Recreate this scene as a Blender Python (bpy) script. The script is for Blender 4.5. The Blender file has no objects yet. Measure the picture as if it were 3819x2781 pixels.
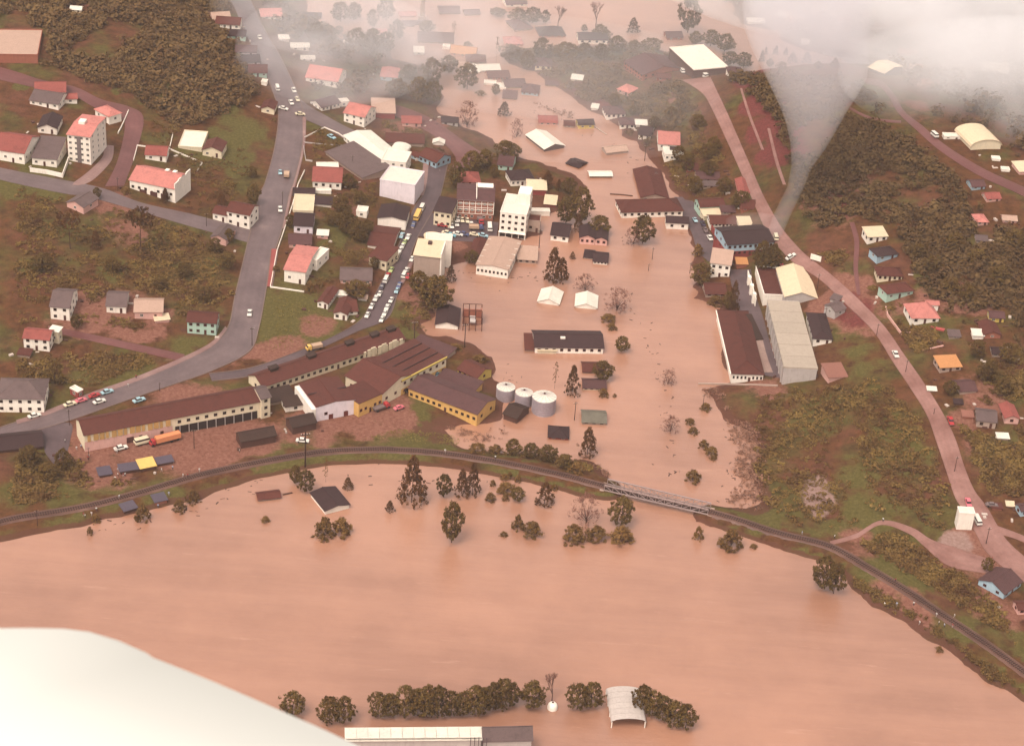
import bpy, bmesh, math, random
import numpy as np
from mathutils import Vector, Matrix, Euler
rnd = random.Random(11)
npr = np.random.default_rng(7)
S = bpy.context.scene
COL = S.collection
# ------------------------------------------------------------------ camera
F = 7500.0; CX, CY = 1909.5, 1390.5; CAMH = 400.0
PITCH = math.radians(31.0); ROLL = math.radians(4.2)
d_ = Vector((0, math.cos(PITCH), -math.sin(PITCH)))
r0 = Vector((1, 0, 0)); u0 = Vector((0, math.sin(PITCH), math.cos(PITCH)))
R_ = r0 * math.cos(ROLL) + u0 * math.sin(ROLL)
U_ = -r0 * math.sin(ROLL) + u0 * math.cos(ROLL)
CAM = Vector((0, 0, CAMH))
cd = bpy.data.cameras.new('camera'); cam = bpy.data.objects.new('camera', cd); COL.objects.link(cam)
cd.sensor_width = 36; cd.lens = 36 * F / 3819; cd.clip_start = 0.1; cd.clip_end = 9000
mw = Matrix(((R_.x, U_.x, -d_.x, 0), (R_.y, U_.y, -d_.y, 0), (R_.z, U_.z, -d_.z, CAMH), (0, 0, 0, 1)))
cam.matrix_world = mw; S.camera = cam
cd.dof.use_dof = True; cd.dof.focus_distance = 780; cd.dof.aperture_fstop = 16
# ------------------------------------------------------------------ sky, sun, exposure
W = bpy.data.worlds.new('World'); S.world = W; W.use_nodes = True
wt = W.node_tree; wt.nodes.clear()
sky = wt.nodes.new('ShaderNodeTexSky'); sky.sky_type = 'NISHITA'; sky.sun_disc = False
SUN_EL, SUN_AZ = math.radians(60), math.radians(212)      # veiled sun behind the aeroplane, to its left
sky.sun_elevation = SUN_EL; sky.sun_rotation = SUN_AZ; sky.air_density = 1.0; sky.dust_density = 4.0; sky.ozone_density = 0.6
hs = wt.nodes.new('ShaderNodeHueSaturation'); hs.inputs['Saturation'].default_value = 0.18     # overcast: almost no blue
wm = wt.nodes.new('ShaderNodeMix'); wm.data_type = 'RGBA'; wm.blend_type = 'MULTIPLY'; wm.inputs[0].default_value = 1.0
wm.inputs[7].default_value = (1.0, 0.935, 0.875, 1)
bg = wt.nodes.new('ShaderNodeBackground'); bg.inputs['Strength'].default_value = 0.15
wo = wt.nodes.new('ShaderNodeOutputWorld')
wt.links.new(sky.outputs[0], hs.inputs['Color']); wt.links.new(hs.outputs[0], wm.inputs[6])
wt.links.new(wm.outputs[2], bg.inputs[0]); wt.links.new(bg.outputs[0], wo.inputs[0])
sl = bpy.data.lights.new('sun', 'SUN'); sl.energy = 1.0; sl.angle = math.radians(22); sl.color = (1.0, 0.92, 0.82)
so = bpy.data.objects.new('sun', sl); COL.objects.link(so)
sdir = Vector((math.sin(SUN_AZ) * math.cos(SUN_EL), math.cos(SUN_AZ) * math.cos(SUN_EL), math.sin(SUN_EL)))
so.rotation_euler = sdir.to_track_quat('Z', 'Y').to_euler(); so.location = (0, 0, 900)
S.view_settings.view_transform = 'Standard'; S.view_settings.look = 'None'
S.view_settings.exposure = 0.9; S.view_settings.gamma = 1.0; S.view_settings.use_curve_mapping = False
cy = S.cycles
cy.max_bounces = 6; cy.diffuse_bounces = 2; cy.glossy_bounces = 2; cy.transmission_bounces = 3; cy.volume_bounces = 3; cy.transparent_max_bounces = 6
cy.use_denoising = True; cy.volume_step_rate = 2.0; cy.volume_max_steps = 64
# ------------------------------------------------------------------ pixel <-> world
def ray(px, py):
    return (R_ * ((px - CX) / F) + U_ * ((CY - py) / F) + d_)
def pix(px, py, z=0.0):
    r = ray(px, py); t = (z - CAMH) / r.z
    return CAM + r * t
def proj(p):
    q = p - CAM; w = q.dot(d_)
    return CX + F * q.dot(R_) / w, CY - F * q.dot(U_) / w
def vpx(p):                       # pixels per vertical metre at p
    a = proj(p); b = proj(p + Vector((0, 0, 1))); return math.hypot(a[0] - b[0], a[1] - b[1])
def ppm(p): return F / (p - CAM).dot(d_)
# ------------------------------------------------------------------ terrain
SHORE_A = [(-260,2040),(-60,2015),(75,2000),(140,1992),(200,1975),(330,1950),(370,1915),(420,1930),(480,1925),(560,1905),(640,1882),(760,1872),(780,1830),(870,1800),(1000,1770),(1150,1728),(1300,1706),
 (1500,1700),(1650,1712),(1800,1746),(2000,1790),(2180,1836),(2262,1842),(2285,1800),(2262,1756),(2200,1725),(2100,1705),(2000,1692),(1850,1682),(1740,1668),(1700,1640),(1690,1628),(1610,1600),
 (1690,1588),(1780,1588),(1860,1560),(1880,1500),(1850,1440),(1835,1380),(1830,1330),(1760,1290),(1690,1262),(1600,1240),(1570,1205),(1610,1170),(1640,1110),(1650,1020),(1690,985),(1760,965),
 (1775,905),(1830,892),(1960,896),(2005,870),(2012,810),(2060,805),(2110,780),(2160,760),(2195,700),(2150,650),(2085,640),(2040,605),(1950,590),(1900,560),(1840,522),(1760,482),(1690,442),
 (1640,430),(1636,380),(1640,330),(1600,250),(1540,235),(1470,215),(1440,170),(1380,158),(1260,150),(1215,100),(1160,60),(1120,-60)]
SHORE_B = [(2690,1925),(2740,1942),(2810,1985),(2900,2015),(3050,2078),(3140,2112),(3150,2168),(3250,2255),(3350,2325),(3450,2392),(3560,2452),(3650,2522),(3720,2572),(3819,2615),(4150,2740)]
SHORE_B2 = [(2640,-120),(2720,0),(2762,90),(2900,112),(2915,152),(3000,188),(3140,215),(3170,250),(3000,266),(2900,270),(2800,262),(2700,242),(2600,212),(2500,206),(2400,170),(2300,158),(2150,176),(2000,180),
 (1885,190),(1872,208),(1900,235),(2000,275),(2100,345),(2190,405),(2260,445),(2330,505),(2380,525),(2420,585),(2470,645),(2500,695),(2530,745),(2545,805),(2562,865),(2580,895),(2618,940),
 (2590,962),(2572,1035),(2592,1112),(2640,1125),(2685,1138),(2668,1180),(2715,1420),(2622,1440),(2640,1500),(2700,1560),(2780,1600),(2830,1680),(2790,1760),(2830,1820),(2848,1880),(2790,1895),(2690,1890),(2645,1885),(2640,1910)]
def w2(l): return [(pix(*p).x, pix(*p).y) for p in l]
PA = w2(SHORE_A); PA = PA + [(PA[-1][0] - 60, 2400), (PA[-1][0] - 60, 5200), (-5200, 5200), (-5200, PA[0][1])]
b1 = w2(SHORE_B); b2 = w2(SHORE_B2)
PB = b1 + [(5200, b1[-1][1] - 200), (5200, 5200), (b2[0][0] + 200, 5200)] + b2
def sdist(X, Y, poly):
    x = X.ravel(); y = Y.ravel(); dm = np.full(x.shape, 1e12); ins = np.zeros(x.shape, bool)
    n = len(poly)
    for i in range(n):
        x1, y1 = poly[i]; x2, y2 = poly[(i + 1) % n]
        dx, dy = x2 - x1, y2 - y1; L = dx * dx + dy * dy + 1e-9
        t = np.clip(((x - x1) * dx + (y - y1) * dy) / L, 0, 1)
        dm = np.minimum(dm, (x - x1 - t * dx) ** 2 + (y - y1 - t * dy) ** 2)
        if y1 != y2:
            c = ((y1 > y) != (y2 > y)) & (x < (x2 - x1) * (y - y1) / (y2 - y1) + x1); ins ^= c
    dd = np.sqrt(dm); return np.where(ins, dd, -dd).reshape(X.shape)
def pdist(X, Y, line):
    x = X.ravel(); y = Y.ravel(); dm = np.full(x.shape, 1e12)
    for (x1, y1), (x2, y2) in zip(line[:-1], line[1:]):
        dx, dy = x2 - x1, y2 - y1; L = dx * dx + dy * dy + 1e-9
        t = np.clip(((x - x1) * dx + (y - y1) * dy) / L, 0, 1)
        dm = np.minimum(dm, (x - x1 - t * dx) ** 2 + (y - y1 - t * dy) ** 2)
    return np.sqrt(dm).reshape(X.shape)
_tab = npr.random((256, 256))
def vnoise(X, Y, s):
    x = X / s + 500.3; y = Y / s + 700.7; i = np.floor(x).astype(int); j = np.floor(y).astype(int); fx = x - i; fy = y - j
    fx = fx * fx * (3 - 2 * fx); fy = fy * fy * (3 - 2 * fy); g = lambda a, b: _tab[a % 256, b % 256]
    return (g(i, j) * (1 - fx) * (1 - fy) + g(i + 1, j) * fx * (1 - fy) + g(i, j + 1) * (1 - fx) * fy + g(i + 1, j + 1) * fx * fy) * 2 - 1
RAIL_W = [(-260,2000),(-60,1958),(70,1927),(309,1888),(529,1832),(750,1768),(1000,1715),(1208,1682),(1400,1673),(1500,1676),(1654,1688),(1866,1720),(2078,1764),(2200,1796),(2260,1812)]
RAIL_E = [(2645,1905),(2760,1938),(2900,1984),(3094,2034),(3239,2115),(3384,2202),(3529,2299),(3675,2396),(3819,2502),(4000,2640)]
RZ = 2.2
rw = [(pix(x, y, RZ).x, pix(x, y, RZ).y) for x, y in RAIL_W]; re_ = [(pix(x, y, RZ).x, pix(x, y, RZ).y) for x, y in RAIL_E]
def expand(a, b, step, lo, hi, n):
    m = np.arange(a, b + .1, step); L = a - np.geomspace(step * 2, a - lo, n); H = b + np.geomspace(step * 2, hi - b, n)
    return np.concatenate([L[::-1], m, H])
XS = expand(-320, 410, 2.4, -5000, 5000, 18); YS = expand(420, 1290, 2.4, -600, 5000, 18)
GX, GY = np.meshgrid(XS, YS, indexing='ij')
SD = np.maximum(sdist(GX, GY, PA), sdist(GX, GY, PB))
SDN = SD + 2.0 * vnoise(GX, GY, 10) + 1.5 * vnoise(GX, GY, 5)
HILLS = [(120,120,24,75),(-400,700,16,90),(250,880,5,40),(640,420,4,40),(3450,700,22,70),(3900,1100,20,80),(2990,480,12,36),(2380,330,4,22),(3720,1500,7,45),(3300,1700,4,35),(3500,200,12,90),(1150,820,3,35)]
hb = np.zeros_like(GX)
for px, py, a, s in HILLS:
    p = pix(px, py); hb += a * np.exp(-((GX - p.x) ** 2 + (GY - p.y) ** 2) / (2 * s * s))
sm = np.clip(SDN / 55, 0, 1); sm = sm * sm * (3 - 2 * sm)
HL = 0.25 + np.clip(SDN, 0, 12) * 0.11 + hb * sm + np.clip(SDN / 10, 0, 1) * 0.18 * vnoise(GX, GY, 14)
HT = np.where(SDN > 0, np.clip(SDN / 2.0, 0, 1) * HL, np.maximum(-4, SDN * 0.3))
DR = np.minimum(pdist(GX, GY, rw), pdist(GX, GY, re_))
k = np.clip((DR - 3.2) / 5.0, 0, 1)
HT = np.where(DR < 9, np.maximum(HT * k + (RZ - 0.35) * (1 - k), np.where(k < 1, -1, HT)), HT)
def hz(x, y):
    i = min(max(int(np.searchsorted(XS, x)) - 1, 0), len(XS) - 2); j = min(max(int(np.searchsorted(YS, y)) - 1, 0), len(YS) - 2)
    fx = (x - XS[i]) / (XS[i + 1] - XS[i]); fy = (y - YS[j]) / (YS[j + 1] - YS[j])
    return float(HT[i, j] * (1 - fx) * (1 - fy) + HT[i + 1, j] * fx * (1 - fy) + HT[i, j + 1] * (1 - fx) * fy + HT[i + 1, j + 1] * fx * fy)
def hzv(x, y):
    i = np.clip(np.searchsorted(XS, x) - 1, 0, len(XS) - 2); j = np.clip(np.searchsorted(YS, y) - 1, 0, len(YS) - 2)
    fx = (x - XS[i]) / (XS[i + 1] - XS[i]); fy = (y - YS[j]) / (YS[j + 1] - YS[j])
    return HT[i, j] * (1 - fx) * (1 - fy) + HT[i + 1, j] * fx * (1 - fy) + HT[i, j + 1] * (1 - fx) * fy + HT[i + 1, j + 1] * fx * fy
def sdv(x, y):
    i = np.clip(np.searchsorted(XS, x) - 1, 0, len(XS) - 2); j = np.clip(np.searchsorted(YS, y) - 1, 0, len(YS) - 2); return SDN[i, j]
def ground(px, py):
    r = ray(px, py); t1 = (0 - CAMH) / r.z; t0 = (60 - CAMH) / r.z
    t = np.linspace(t0, t1, 260); x = r.x * t; y = r.y * t; z = CAMH + r.z * t
    g = np.maximum(hzv(x, y), 0); b = np.nonzero(z <= g)[0]
    if len(b) == 0: i = len(t) - 1
    else: i = max(b[0], 1)
    a0 = z[i - 1] - g[i - 1]; a1 = z[i] - g[i]; f = a0 / (a0 - a1 + 1e-9) if a0 > a1 else 1
    tt = t[i - 1] + (t[i] - t[i - 1]) * min(max(f, 0), 1); p = CAM + r * float(tt)
    p.z = max(hz(p.x, p.y), 0.0); return p
# occupancy (2 m cells) so that bushes keep off roads and buildings
OX0, OY0, OS = -400, 380, 1.6
OCC = np.zeros((650, 720), bool)
def occ_disc(x, y, r):
    i0 = int((x - r - OX0) / OS); i1 = int((x + r - OX0) / OS) + 1; j0 = int((y - r - OY0) / OS); j1 = int((y + r - OY0) / OS) + 1
    if i1 < 0 or j1 < 0: return
    OCC[max(i0, 0):max(i1, 0) + 1, max(j0, 0):max(j1, 0) + 1] = True
def occ_at(x, y):
    i = ((x - OX0) / OS).astype(int); j = ((y - OY0) / OS).astype(int)
    ok = (i >= 0) & (j >= 0) & (i < OCC.shape[0]) & (j < OCC.shape[1])
    r = np.zeros(x.shape, bool); r[ok] = OCC[i[ok], j[ok]]; return r
# ------------------------------------------------------------------ materials
def lin(c):
    return tuple((v / 255 / 12.92) if v <= 10 else ((v / 255 + 0.055) / 1.055) ** 2.4 for v in c)
MATS = {}
def nmat(name):
    m = bpy.data.materials.new(name); m.use_nodes = True; t = m.node_tree
    b = t.nodes['Principled BSDF']; b.inputs['Specular IOR Level'].default_value = 0.25
    return m, t, b
def N(t, typ, **kw):
    n = t.nodes.new(typ)
    for k_, v in kw.items(): setattr(n, k_, v)
    return n
def noise(t, vec, scale, detail=4, rough=.6):
    n = N(t, 'ShaderNodeTexNoise'); n.inputs['Scale'].default_value = scale; n.inputs['Detail'].default_value = detail; n.inputs['Roughness'].default_value = rough
    if vec is not None: t.links.new(vec, n.inputs['Vector'])
    return n.outputs['Fac']
def ramp(t, fac, stops):
    n = N(t, 'ShaderNodeValToRGB'); e = n.color_ramp.elements
    while len(e) > 1: e.remove(e[0])
    e[0].position = stops[0][0]; e[0].color = (*stops[0][1], 1)
    for p, c in stops[1:]:
        q = e.new(p); q.color = (*c, 1)
    t.links.new(fac, n.inputs[0]); return n.outputs[0]
def mix(t, fac, a, b, blend='MIX'):
    n = N(t, 'ShaderNodeMix', data_type='RGBA', blend_type=blend)
    for s, v in ((0, fac), (6, a), (7, b)):
        if isinstance(v, (int, float)): n.inputs[s].default_value = v
        elif isinstance(v, tuple): n.inputs[s].default_value = (*v, 1)
        else: t.links.new(v, n.inputs[s])
    return n.outputs[2]
def bump(t, b, h, st, dist=.1):
    n = N(t, 'ShaderNodeBump'); n.inputs['Strength'].default_value = st; n.inputs['Distance'].default_value = dist
    t.links.new(h, n.inputs['Height']); t.links.new(n.outputs[0], b.inputs['Normal'])
def mul(c, f): return tuple(min(x * f, 0.92) for x in c)
def surf(key, c, rough=.8, var=.25, dirt=None, rows=None, scale=.5, metal=0):
    """painted / rendered / tiled surface: colour blotches, dirt streaks, optional rows of tiles or ribs (relief)"""
    if key in MATS: return MATS[key]
    m, t, b = nmat(key); tc = N(t, 'ShaderNodeTexCoord').outputs['Object']
    oi = N(t, 'ShaderNodeObjectInfo')
    v0 = N(t, 'ShaderNodeVectorMath', operation='ADD'); t.links.new(tc, v0.inputs[0]); t.links.new(oi.outputs['Location'], v0.inputs[1]); vec = v0.outputs[0]
    a = noise(t, vec, scale, 7, .72); col = ramp(t, a, [(.3, mul(c, 1 - var)), (.5, mul(c, .96)), (.62, c), (.8, mul(c, 1 + var * .6))])
    rv = N(t, 'ShaderNodeMapRange'); rv.inputs[3].default_value = 1 - var * .35; rv.inputs[4].default_value = 1 + var * .3; t.links.new(oi.outputs['Random'], rv.inputs[0])
    hv = N(t, 'ShaderNodeHueSaturation'); t.links.new(col, hv.inputs['Color']); t.links.new(rv.outputs[0], hv.inputs['Value']); col = hv.outputs[0]
    if dirt:
        mp = N(t, 'ShaderNodeMapping'); mp.inputs['Scale'].default_value = (1.6, 1.6, .25); t.links.new(vec, mp.inputs[0])
        n2 = noise(t, mp.outputs[0], .9, 6, .7); f = ramp(t, n2, [(.52, (0, 0, 0)), (.78, (.7, .7, .7))]); col = mix(t, f, col, dirt)
    if rows:
        w = N(t, 'ShaderNodeTexWave', wave_type='BANDS', bands_direction=rows[0]); w.inputs['Scale'].default_value = rows[1]; w.inputs['Distortion'].default_value = .6; w.inputs['Detail'].default_value = 1.5
        t.links.new(tc, w.inputs['Vector']); bump(t, b, w.outputs['Fac'], .55, .12)
        col = mix(t, .16, col, w.outputs['Color'], 'MULTIPLY')
    else: bump(t, b, noise(t, vec, 3, 5), .25, .05)
    t.links.new(col, b.inputs['Base Color']); b.inputs['Roughness'].default_value = rough; b.inputs['Metallic'].default_value = metal
    MATS[key] = m; return m
RC = dict(dk=(98,64,64), br=(136,70,56), rd=(176,94,84), pk=(224,140,128), gy=(142,116,112), wh=(244,232,214), cr=(238,212,176), og=(218,150,94), ps=(176,116,98), sl=(112,98,112), mg=(150,140,122), ye=(240,196,110), pp=(128,84,82), dw=(92,62,50), ph=(206,186,166), pb=(196,160,140))
WC = dict(W=(240,226,210), C=(234,214,182), Y=(222,172,100), P=(224,172,158), B=(168,190,200), G=(180,204,186), R=(146,62,56), K=(164,98,78), D=(88,56,46), L=(222,206,208), N=(190,176,168), T=(176,150,134), V=(216,186,96))
ALB = dict(dk=.34, br=.42, rd=.66, pk=.72, gy=.48, pp=.44, dw=.4, sl=.5, mg=.55, pb=.82, wh=.8, cr=.8, ye=.85, og=.75, ps=.6, ph=.66)
def roofm(k):
    big = k in ('wh', 'cr', 'pb', 'ye', 'og', 'sl', 'ph', 'ps')
    return surf('roof ' + k, mul(lin(RC[k]), ALB.get(k, 1)), .75 if not big else .55, .3 if not big else .12, mul(lin(RC[k]), .5 * ALB.get(k, 1)), ('X', 1.1 if big else 2.2), .35)
def wallm(k): return surf('wall ' + k, mul(lin(WC[k]), .92 if k in 'WL' else .8), .85, .14, mul(lin(WC[k]), .5) if k not in 'DR' else None, None, .4)
def flat(key, c, rough=.5, metal=0, var=.1): return surf(key, mul(lin(c), .72 if max(c) > 160 else .5), rough, var, None, None, 1.5, metal)
# ------------------------------------------------------------------ mesh helper
class MB:
    def __init__(s): s.v = []; s.f = []; s.mi = []
    def add(s, vs, fs, mi=0):
        o = len(s.v); s.v += [tuple(v) for v in vs]; s.f += [tuple(i + o for i in f) for f in fs]; s.mi += [mi] * len(fs); return s
    def box(s, x0, x1, y0, y1, z0, z1, mi=0):
        return s.add([(x0,y0,z0),(x1,y0,z0),(x1,y1,z0),(x0,y1,z0),(x0,y0,z1),(x1,y0,z1),(x1,y1,z1),(x0,y1,z1)],
                     [(0,3,2,1),(4,5,6,7),(0,1,5,4),(1,2,6,5),(2,3,7,6),(3,0,4,7)], mi)
    def tube(s, p, q, r, r2=None, n=6, mi=0):
        p = Vector(p); q = Vector(q); r2 = r if r2 is None else r2; z = (q - p).normalized()
        x = z.orthogonal().normalized(); y = z.cross(x); vs = []
        for c, rr in ((p, r), (q, r2)):
            for i in range(n):
                a = 2 * math.pi * i / n; vs.append(c + (x * math.cos(a) + y * math.sin(a)) * rr)
        fs = [(i, (i + 1) % n, n + (i + 1) % n, n + i) for i in range(n)] + [tuple(range(n))[::-1], tuple(range(n, 2 * n))]
        return s.add(vs, fs, mi)
    def slab(s, q, th):            # quad q (4 pts, ccw from above) thickened downwards
        q = [Vector(a) for a in q]; lo = [a - Vector((0, 0, th)) for a in q]
        return s.add(q + lo, [(0,1,2,3),(7,6,5,4),(0,4,5,1),(1,5,6,2),(2,6,7,3),(3,7,4,0)])
    def mesh(s, name, mats):
        me = bpy.data.meshes.new(name); me.from_pydata(s.v, [], s.f)
        for m in (mats if isinstance(mats, (list, tuple)) else [mats]): me.materials.append(m)
        if any(s.mi): me.polygons.foreach_set('material_index', s.mi)
        me.update(); return me
    def build(s, name, mats, parent=None, smooth=False):
        me = s.mesh(name, mats)
        if smooth: me.shade_smooth()
        return link(name, me, parent)
def link(name, me, parent=None):
    o = bpy.data.objects.new(name, me); COL.objects.link(o)
    if parent is not None: o.parent = parent
    return o
def tag(o, label=None, cat=None, group=None, kind=None):
    if label: o['label'] = label
    if cat: o['category'] = cat
    if group: o['group'] = group
    if kind: o['kind'] = kind
    return o
def thing(name, loc, rz, label, cat, group=None):
    o = bpy.data.objects.new(name, None); COL.objects.link(o); o.location = loc; o.rotation_euler = (0, 0, rz); o.empty_display_size = .5
    return tag(o, label, cat, group)
def copy_tree(o, parent=None):
    c = o.copy(); COL.objects.link(c)
    if parent is not None: c.parent = parent
    for ch in list(o.children): copy_tree(ch, c)
    return c
# ================================================================== GROUND
def smooth_blob(lst):
    z = np.zeros_like(GX)
    for px, py, r, a in lst:
        r *= min(1.0, .5 + .5 * py / 1500)
        p = pix(px, py); z = np.maximum(z, a * np.exp(-(((GX - p.x) ** 2 + ((GY - p.y) * .8) ** 2) / (r * r)) ** 1.5))
    return z
GRASS = [(80,840,12,1),(140,790,12,.9),(200,870,10,.8),(560,480,12,.8),(640,430,14,.8),(930,520,12,.9),(720,640,12,.9),(860,700,12,.8),(640,900,12,.5),(120,1080,8,.8),(420,1080,8,.9),(720,1300,12,.8),(800,1180,10,.7),(980,1230,12,.9),(1180,1190,12,.9),(2480,470,8,.7),(2560,430,8,.6),(3140,1320,12,.8),(3420,1240,6,.9),(3180,1440,16,.6),(3400,1800,14,.7),(3200,1800,12,.6),(1090,1180,22,1),(1040,1260,18,1),(1180,1240,12,.8),(880,560,22,1),(860,470,18,.8),(880,640,15,.8),(340,660,8,1),(180,740,16,.9),(90,730,12,.8),(1000,1090,8,.5),(1230,960,8,1),(1255,935,6,1),
 (1500,1160,10,.9),(1550,1235,9,1),(1650,1620,12,1),(1450,1630,16,1),(1560,1540,8,1),(1100,1640,10,.9),(1230,1590,8,.7),(900,1690,14,.6),(1000,1745,14,.9),(1200,1712,12,.9),(3430,1195,7,1),(3250,1300,8,.9),(3270,1960,14,.8),(3330,2180,12,.9),(3450,2300,10,.7),(3600,2350,10,.7),(3500,2010,12,.7),
 (2830,1950,8,1),(3050,1600,14,.5),(3350,1720,16,.7),(190,1450,14,.5),(460,1430,16,.6),(360,1400,20,.5),(760,1330,14,.6),(550,1740,8,.7),(420,1850,14,.6),(130,1850,14,.7),(600,1850,12,.7),(170,480,6,1),(90,470,6,1),(440,470,5,1),(470,1130,10,.5),(780,1060,16,.6),(1280,470,6,.8),(760,700,14,.6),(2440,210,12,.8),(3050,760,30,.35),(3250,620,30,.3)]
EARTH = [(330,1230,18,.8),(440,1220,18,.9),(560,1240,14,.8),(1050,1340,12,.9),(900,1330,10,.8),(700,1630,26,.9),(420,1700,20,.9),(900,1640,18,.9),(1200,1610,14,.9),(1420,1560,14,.9),(1350,1600,14,.9),(1180,1230,9,.7),(1650,470,10,.6),(1500,500,14,.8),(1700,430,8,.7),
 (3180,1290,16,.9),(3080,1230,10,.9),(3150,1180,12,.8),(3100,960,16,.8),(3050,890,14,.8),(3560,1290,14,.7),(3400,1290,12,.7),(3200,900,14,.6),(3700,2250,14,.8),(3640,2100,14,1.),(3400,2290,10,.8),(3300,2230,8,.6),(3200,2040,8,.7),(3600,1760,12,.5),(3550,1680,8,.8),(3640,1600,12,.6),
 (1740,930,9,.9),(1600,960,6,.7),(1600,1130,14,.8),(1540,1120,12,.7),(1640,1190,10,.9),(2850,1470,10,.5),(480,960,14,.6),(420,880,16,.6),(1380,980,8,.6),(1300,830,12,.5),(2500,420,18,.5),(2430,500,10,.5),(3400,520,14,.6),(3340,640,18,.5),(3260,300,12,.9),(3420,700,10,.4),(480,180,8,.4),(430,160,9,.9),(360,190,8,.9)]
PALE = [(420,130,6,.9),(400,165,5,.8),(3040,1830,5,1.2),(3045,1880,6,1.2),(3050,1920,4,1),(3000,1860,3,1),(3560,2070,8,.8),(2700,250,12,.5),(2840,1330,9,.8),(150,130,10,.4),(1760,1330,7,.3),(640,1360,6,.3)]
CUT = [(2745,380,12,1),(2775,450,13,1),(2800,540,13,1),(2835,630,13,1),(2862,710,11,1),(2790,400,15,1),(2830,480,17,1),(2860,560,17,1),(2890,640,17,1),(2910,720,14,1),(2760,330,11,.9),(2150,335,10,.9),(2230,395,9,.9),(2080,285,8,.9),(1990,262,6,.8),(3180,1285,11,.8),(3130,1240,9,.7),(3120,940,11,.8)]
zc = smooth_blob(CUT)
zg = smooth_blob(GRASS); ze = smooth_blob(EARTH); zp = smooth_blob(PALE)
nz = vnoise(GX, GY, 11) * .5 + vnoise(GX, GY, 5) * .4
zg = np.clip(zg * (1 + nz) , 0, 1); ze = np.clip(ze * (1 + nz), 0, 1); zp = np.clip(zp * (1 + .6 * nz), 0, 1)
ze = np.maximum(ze, np.clip(1 - SDN / 3.5, 0, 1) * .8 * (DR > 16))
zg = np.where((DR > 3.5) & (DR < 16), np.maximum(zg, .48 + .5 * nz), zg)
def ground_mesh():
    nx, ny = GX.shape; vs = np.stack([GX.ravel(), GY.ravel(), HT.ravel()], 1)
    idx = np.arange(nx * ny).reshape(nx, ny); f = np.stack([idx[:-1, :-1], idx[1:, :-1], idx[1:, 1:], idx[:-1, 1:]], -1).reshape(-1, 4)
    me = bpy.data.meshes.new('ground'); me.vertices.add(len(vs)); me.vertices.foreach_set('co', vs.ravel().astype(np.float32))
    me.loops.add(f.size); me.loops.foreach_set('vertex_index', f.ravel().astype(np.int32))
    me.polygons.add(len(f)); me.polygons.foreach_set('loop_start', np.arange(0, f.size, 4, dtype=np.int32))
    me.update(calc_edges=True); me.shade_smooth()
    at = me.attributes.new('Zone', 'FLOAT_COLOR', 'POINT'); c = np.stack([zg.ravel(), ze.ravel(), zp.ravel(), np.clip(zc * (1 + .7 * nz), 0, 1).ravel()], 1)
    at.data.foreach_set('color', c.ravel().astype(np.float32)); return me
def ground_mat():
    lin = lambda c: mul(globals()['lin'](c), .42)
    m, t, b = nmat('ground scrub'); tc = N(t, 'ShaderNodeTexCoord').outputs['Object']
    at = N(t, 'ShaderNodeAttribute', attribute_name='Zone'); sp = N(t, 'ShaderNodeSeparateColor'); t.links.new(at.outputs['Color'], sp.inputs[0])
    n1 = noise(t, tc, .03, 6, .65); n2 = noise(t, tc, .25, 6, .7); n3 = noise(t, tc, .9, 5, .7)
    scrub = ramp(t, n2, [(.3, lin((84,44,28))), (.5, lin((120,78,44))), (.62, lin((136,84,52))), (.75, lin((154,110,64)))])
    red = ramp(t, n2, [(.3, lin((104,60,46))), (.6, lin((146,92,72)))])
    scrub = mix(t, ramp(t, n1, [(.45, (0, 0, 0)), (.65, (.8, .8, .8))]), scrub, red)
    n4 = noise(t, tc, .045, 5, .6); olive = ramp(t, n2, [(.3, lin((76,66,32))), (.6, lin((120,112,56)))]); scrub = mix(t, ramp(t, n4, [(.48, (0, 0, 0)), (.62, (.85, .85, .85))]), scrub, olive)
    grass = ramp(t, n3, [(.3, lin((94,88,38))), (.55, lin((124,110,58))), (.75, lin((148,132,78)))])
    earth = ramp(t, n3, [(.3, lin((138,84,68))), (.55, lin((178,120,100))), (.8, lin((206,150,130)))])
    pale = ramp(t, n3, [(.3, lin((170,128,116))), (.7, lin((212,174,160)))])
    def edge(o):
        a = N(t, 'ShaderNodeMath', operation='ADD'); t.links.new(o, a.inputs[0])
        s = N(t, 'ShaderNodeMath', operation='MULTIPLY_ADD'); t.links.new(n2, s.inputs[0]); s.inputs[1].default_value = .9; s.inputs[2].default_value = -.45; t.links.new(s.outputs[0], a.inputs[1])
        r = N(t, 'ShaderNodeMapRange', interpolation_type='SMOOTHSTEP'); r.inputs[1].default_value = .3; r.inputs[2].default_value = .62; t.links.new(a.outputs[0], r.inputs[0]); return r.outputs[0]
    c = mix(t, edge(sp.outputs[0]), scrub, grass); c = mix(t, edge(sp.outputs[1]), c, earth); c = mix(t, edge(sp.outputs[2]), c, pale)
    c = mix(t, edge(at.outputs['Alpha']), c, ramp(t, n3, [(.3, lin((118,56,52))), (.6, lin((152,78,72))), (.85, lin((176,100,92)))]))
    sx = N(t, 'ShaderNodeSeparateXYZ'); t.links.new(tc, sx.inputs[0]); hm = N(t, 'ShaderNodeMath', operation='MULTIPLY_ADD'); t.links.new(n2, hm.inputs[0]); hm.inputs[1].default_value = -1.6; t.links.new(sx.outputs[2], hm.inputs[2])
    c = mix(t, ramp(t, hm.outputs[0], [(0, (.85, .85, .85)), (.12, (0, 0, 0))]), c, lin((124,78,62)))
    t.links.new(c, b.inputs['Base Color']); b.inputs['Roughness'].default_value = .95; b.inputs['Specular IOR Level'].default_value = .1
    bump(t, b, n3, .6, .5); return m
g = link('ground', ground_mesh()); g.data.materials.append(ground_mat()); tag(g, kind='structure')
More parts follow.
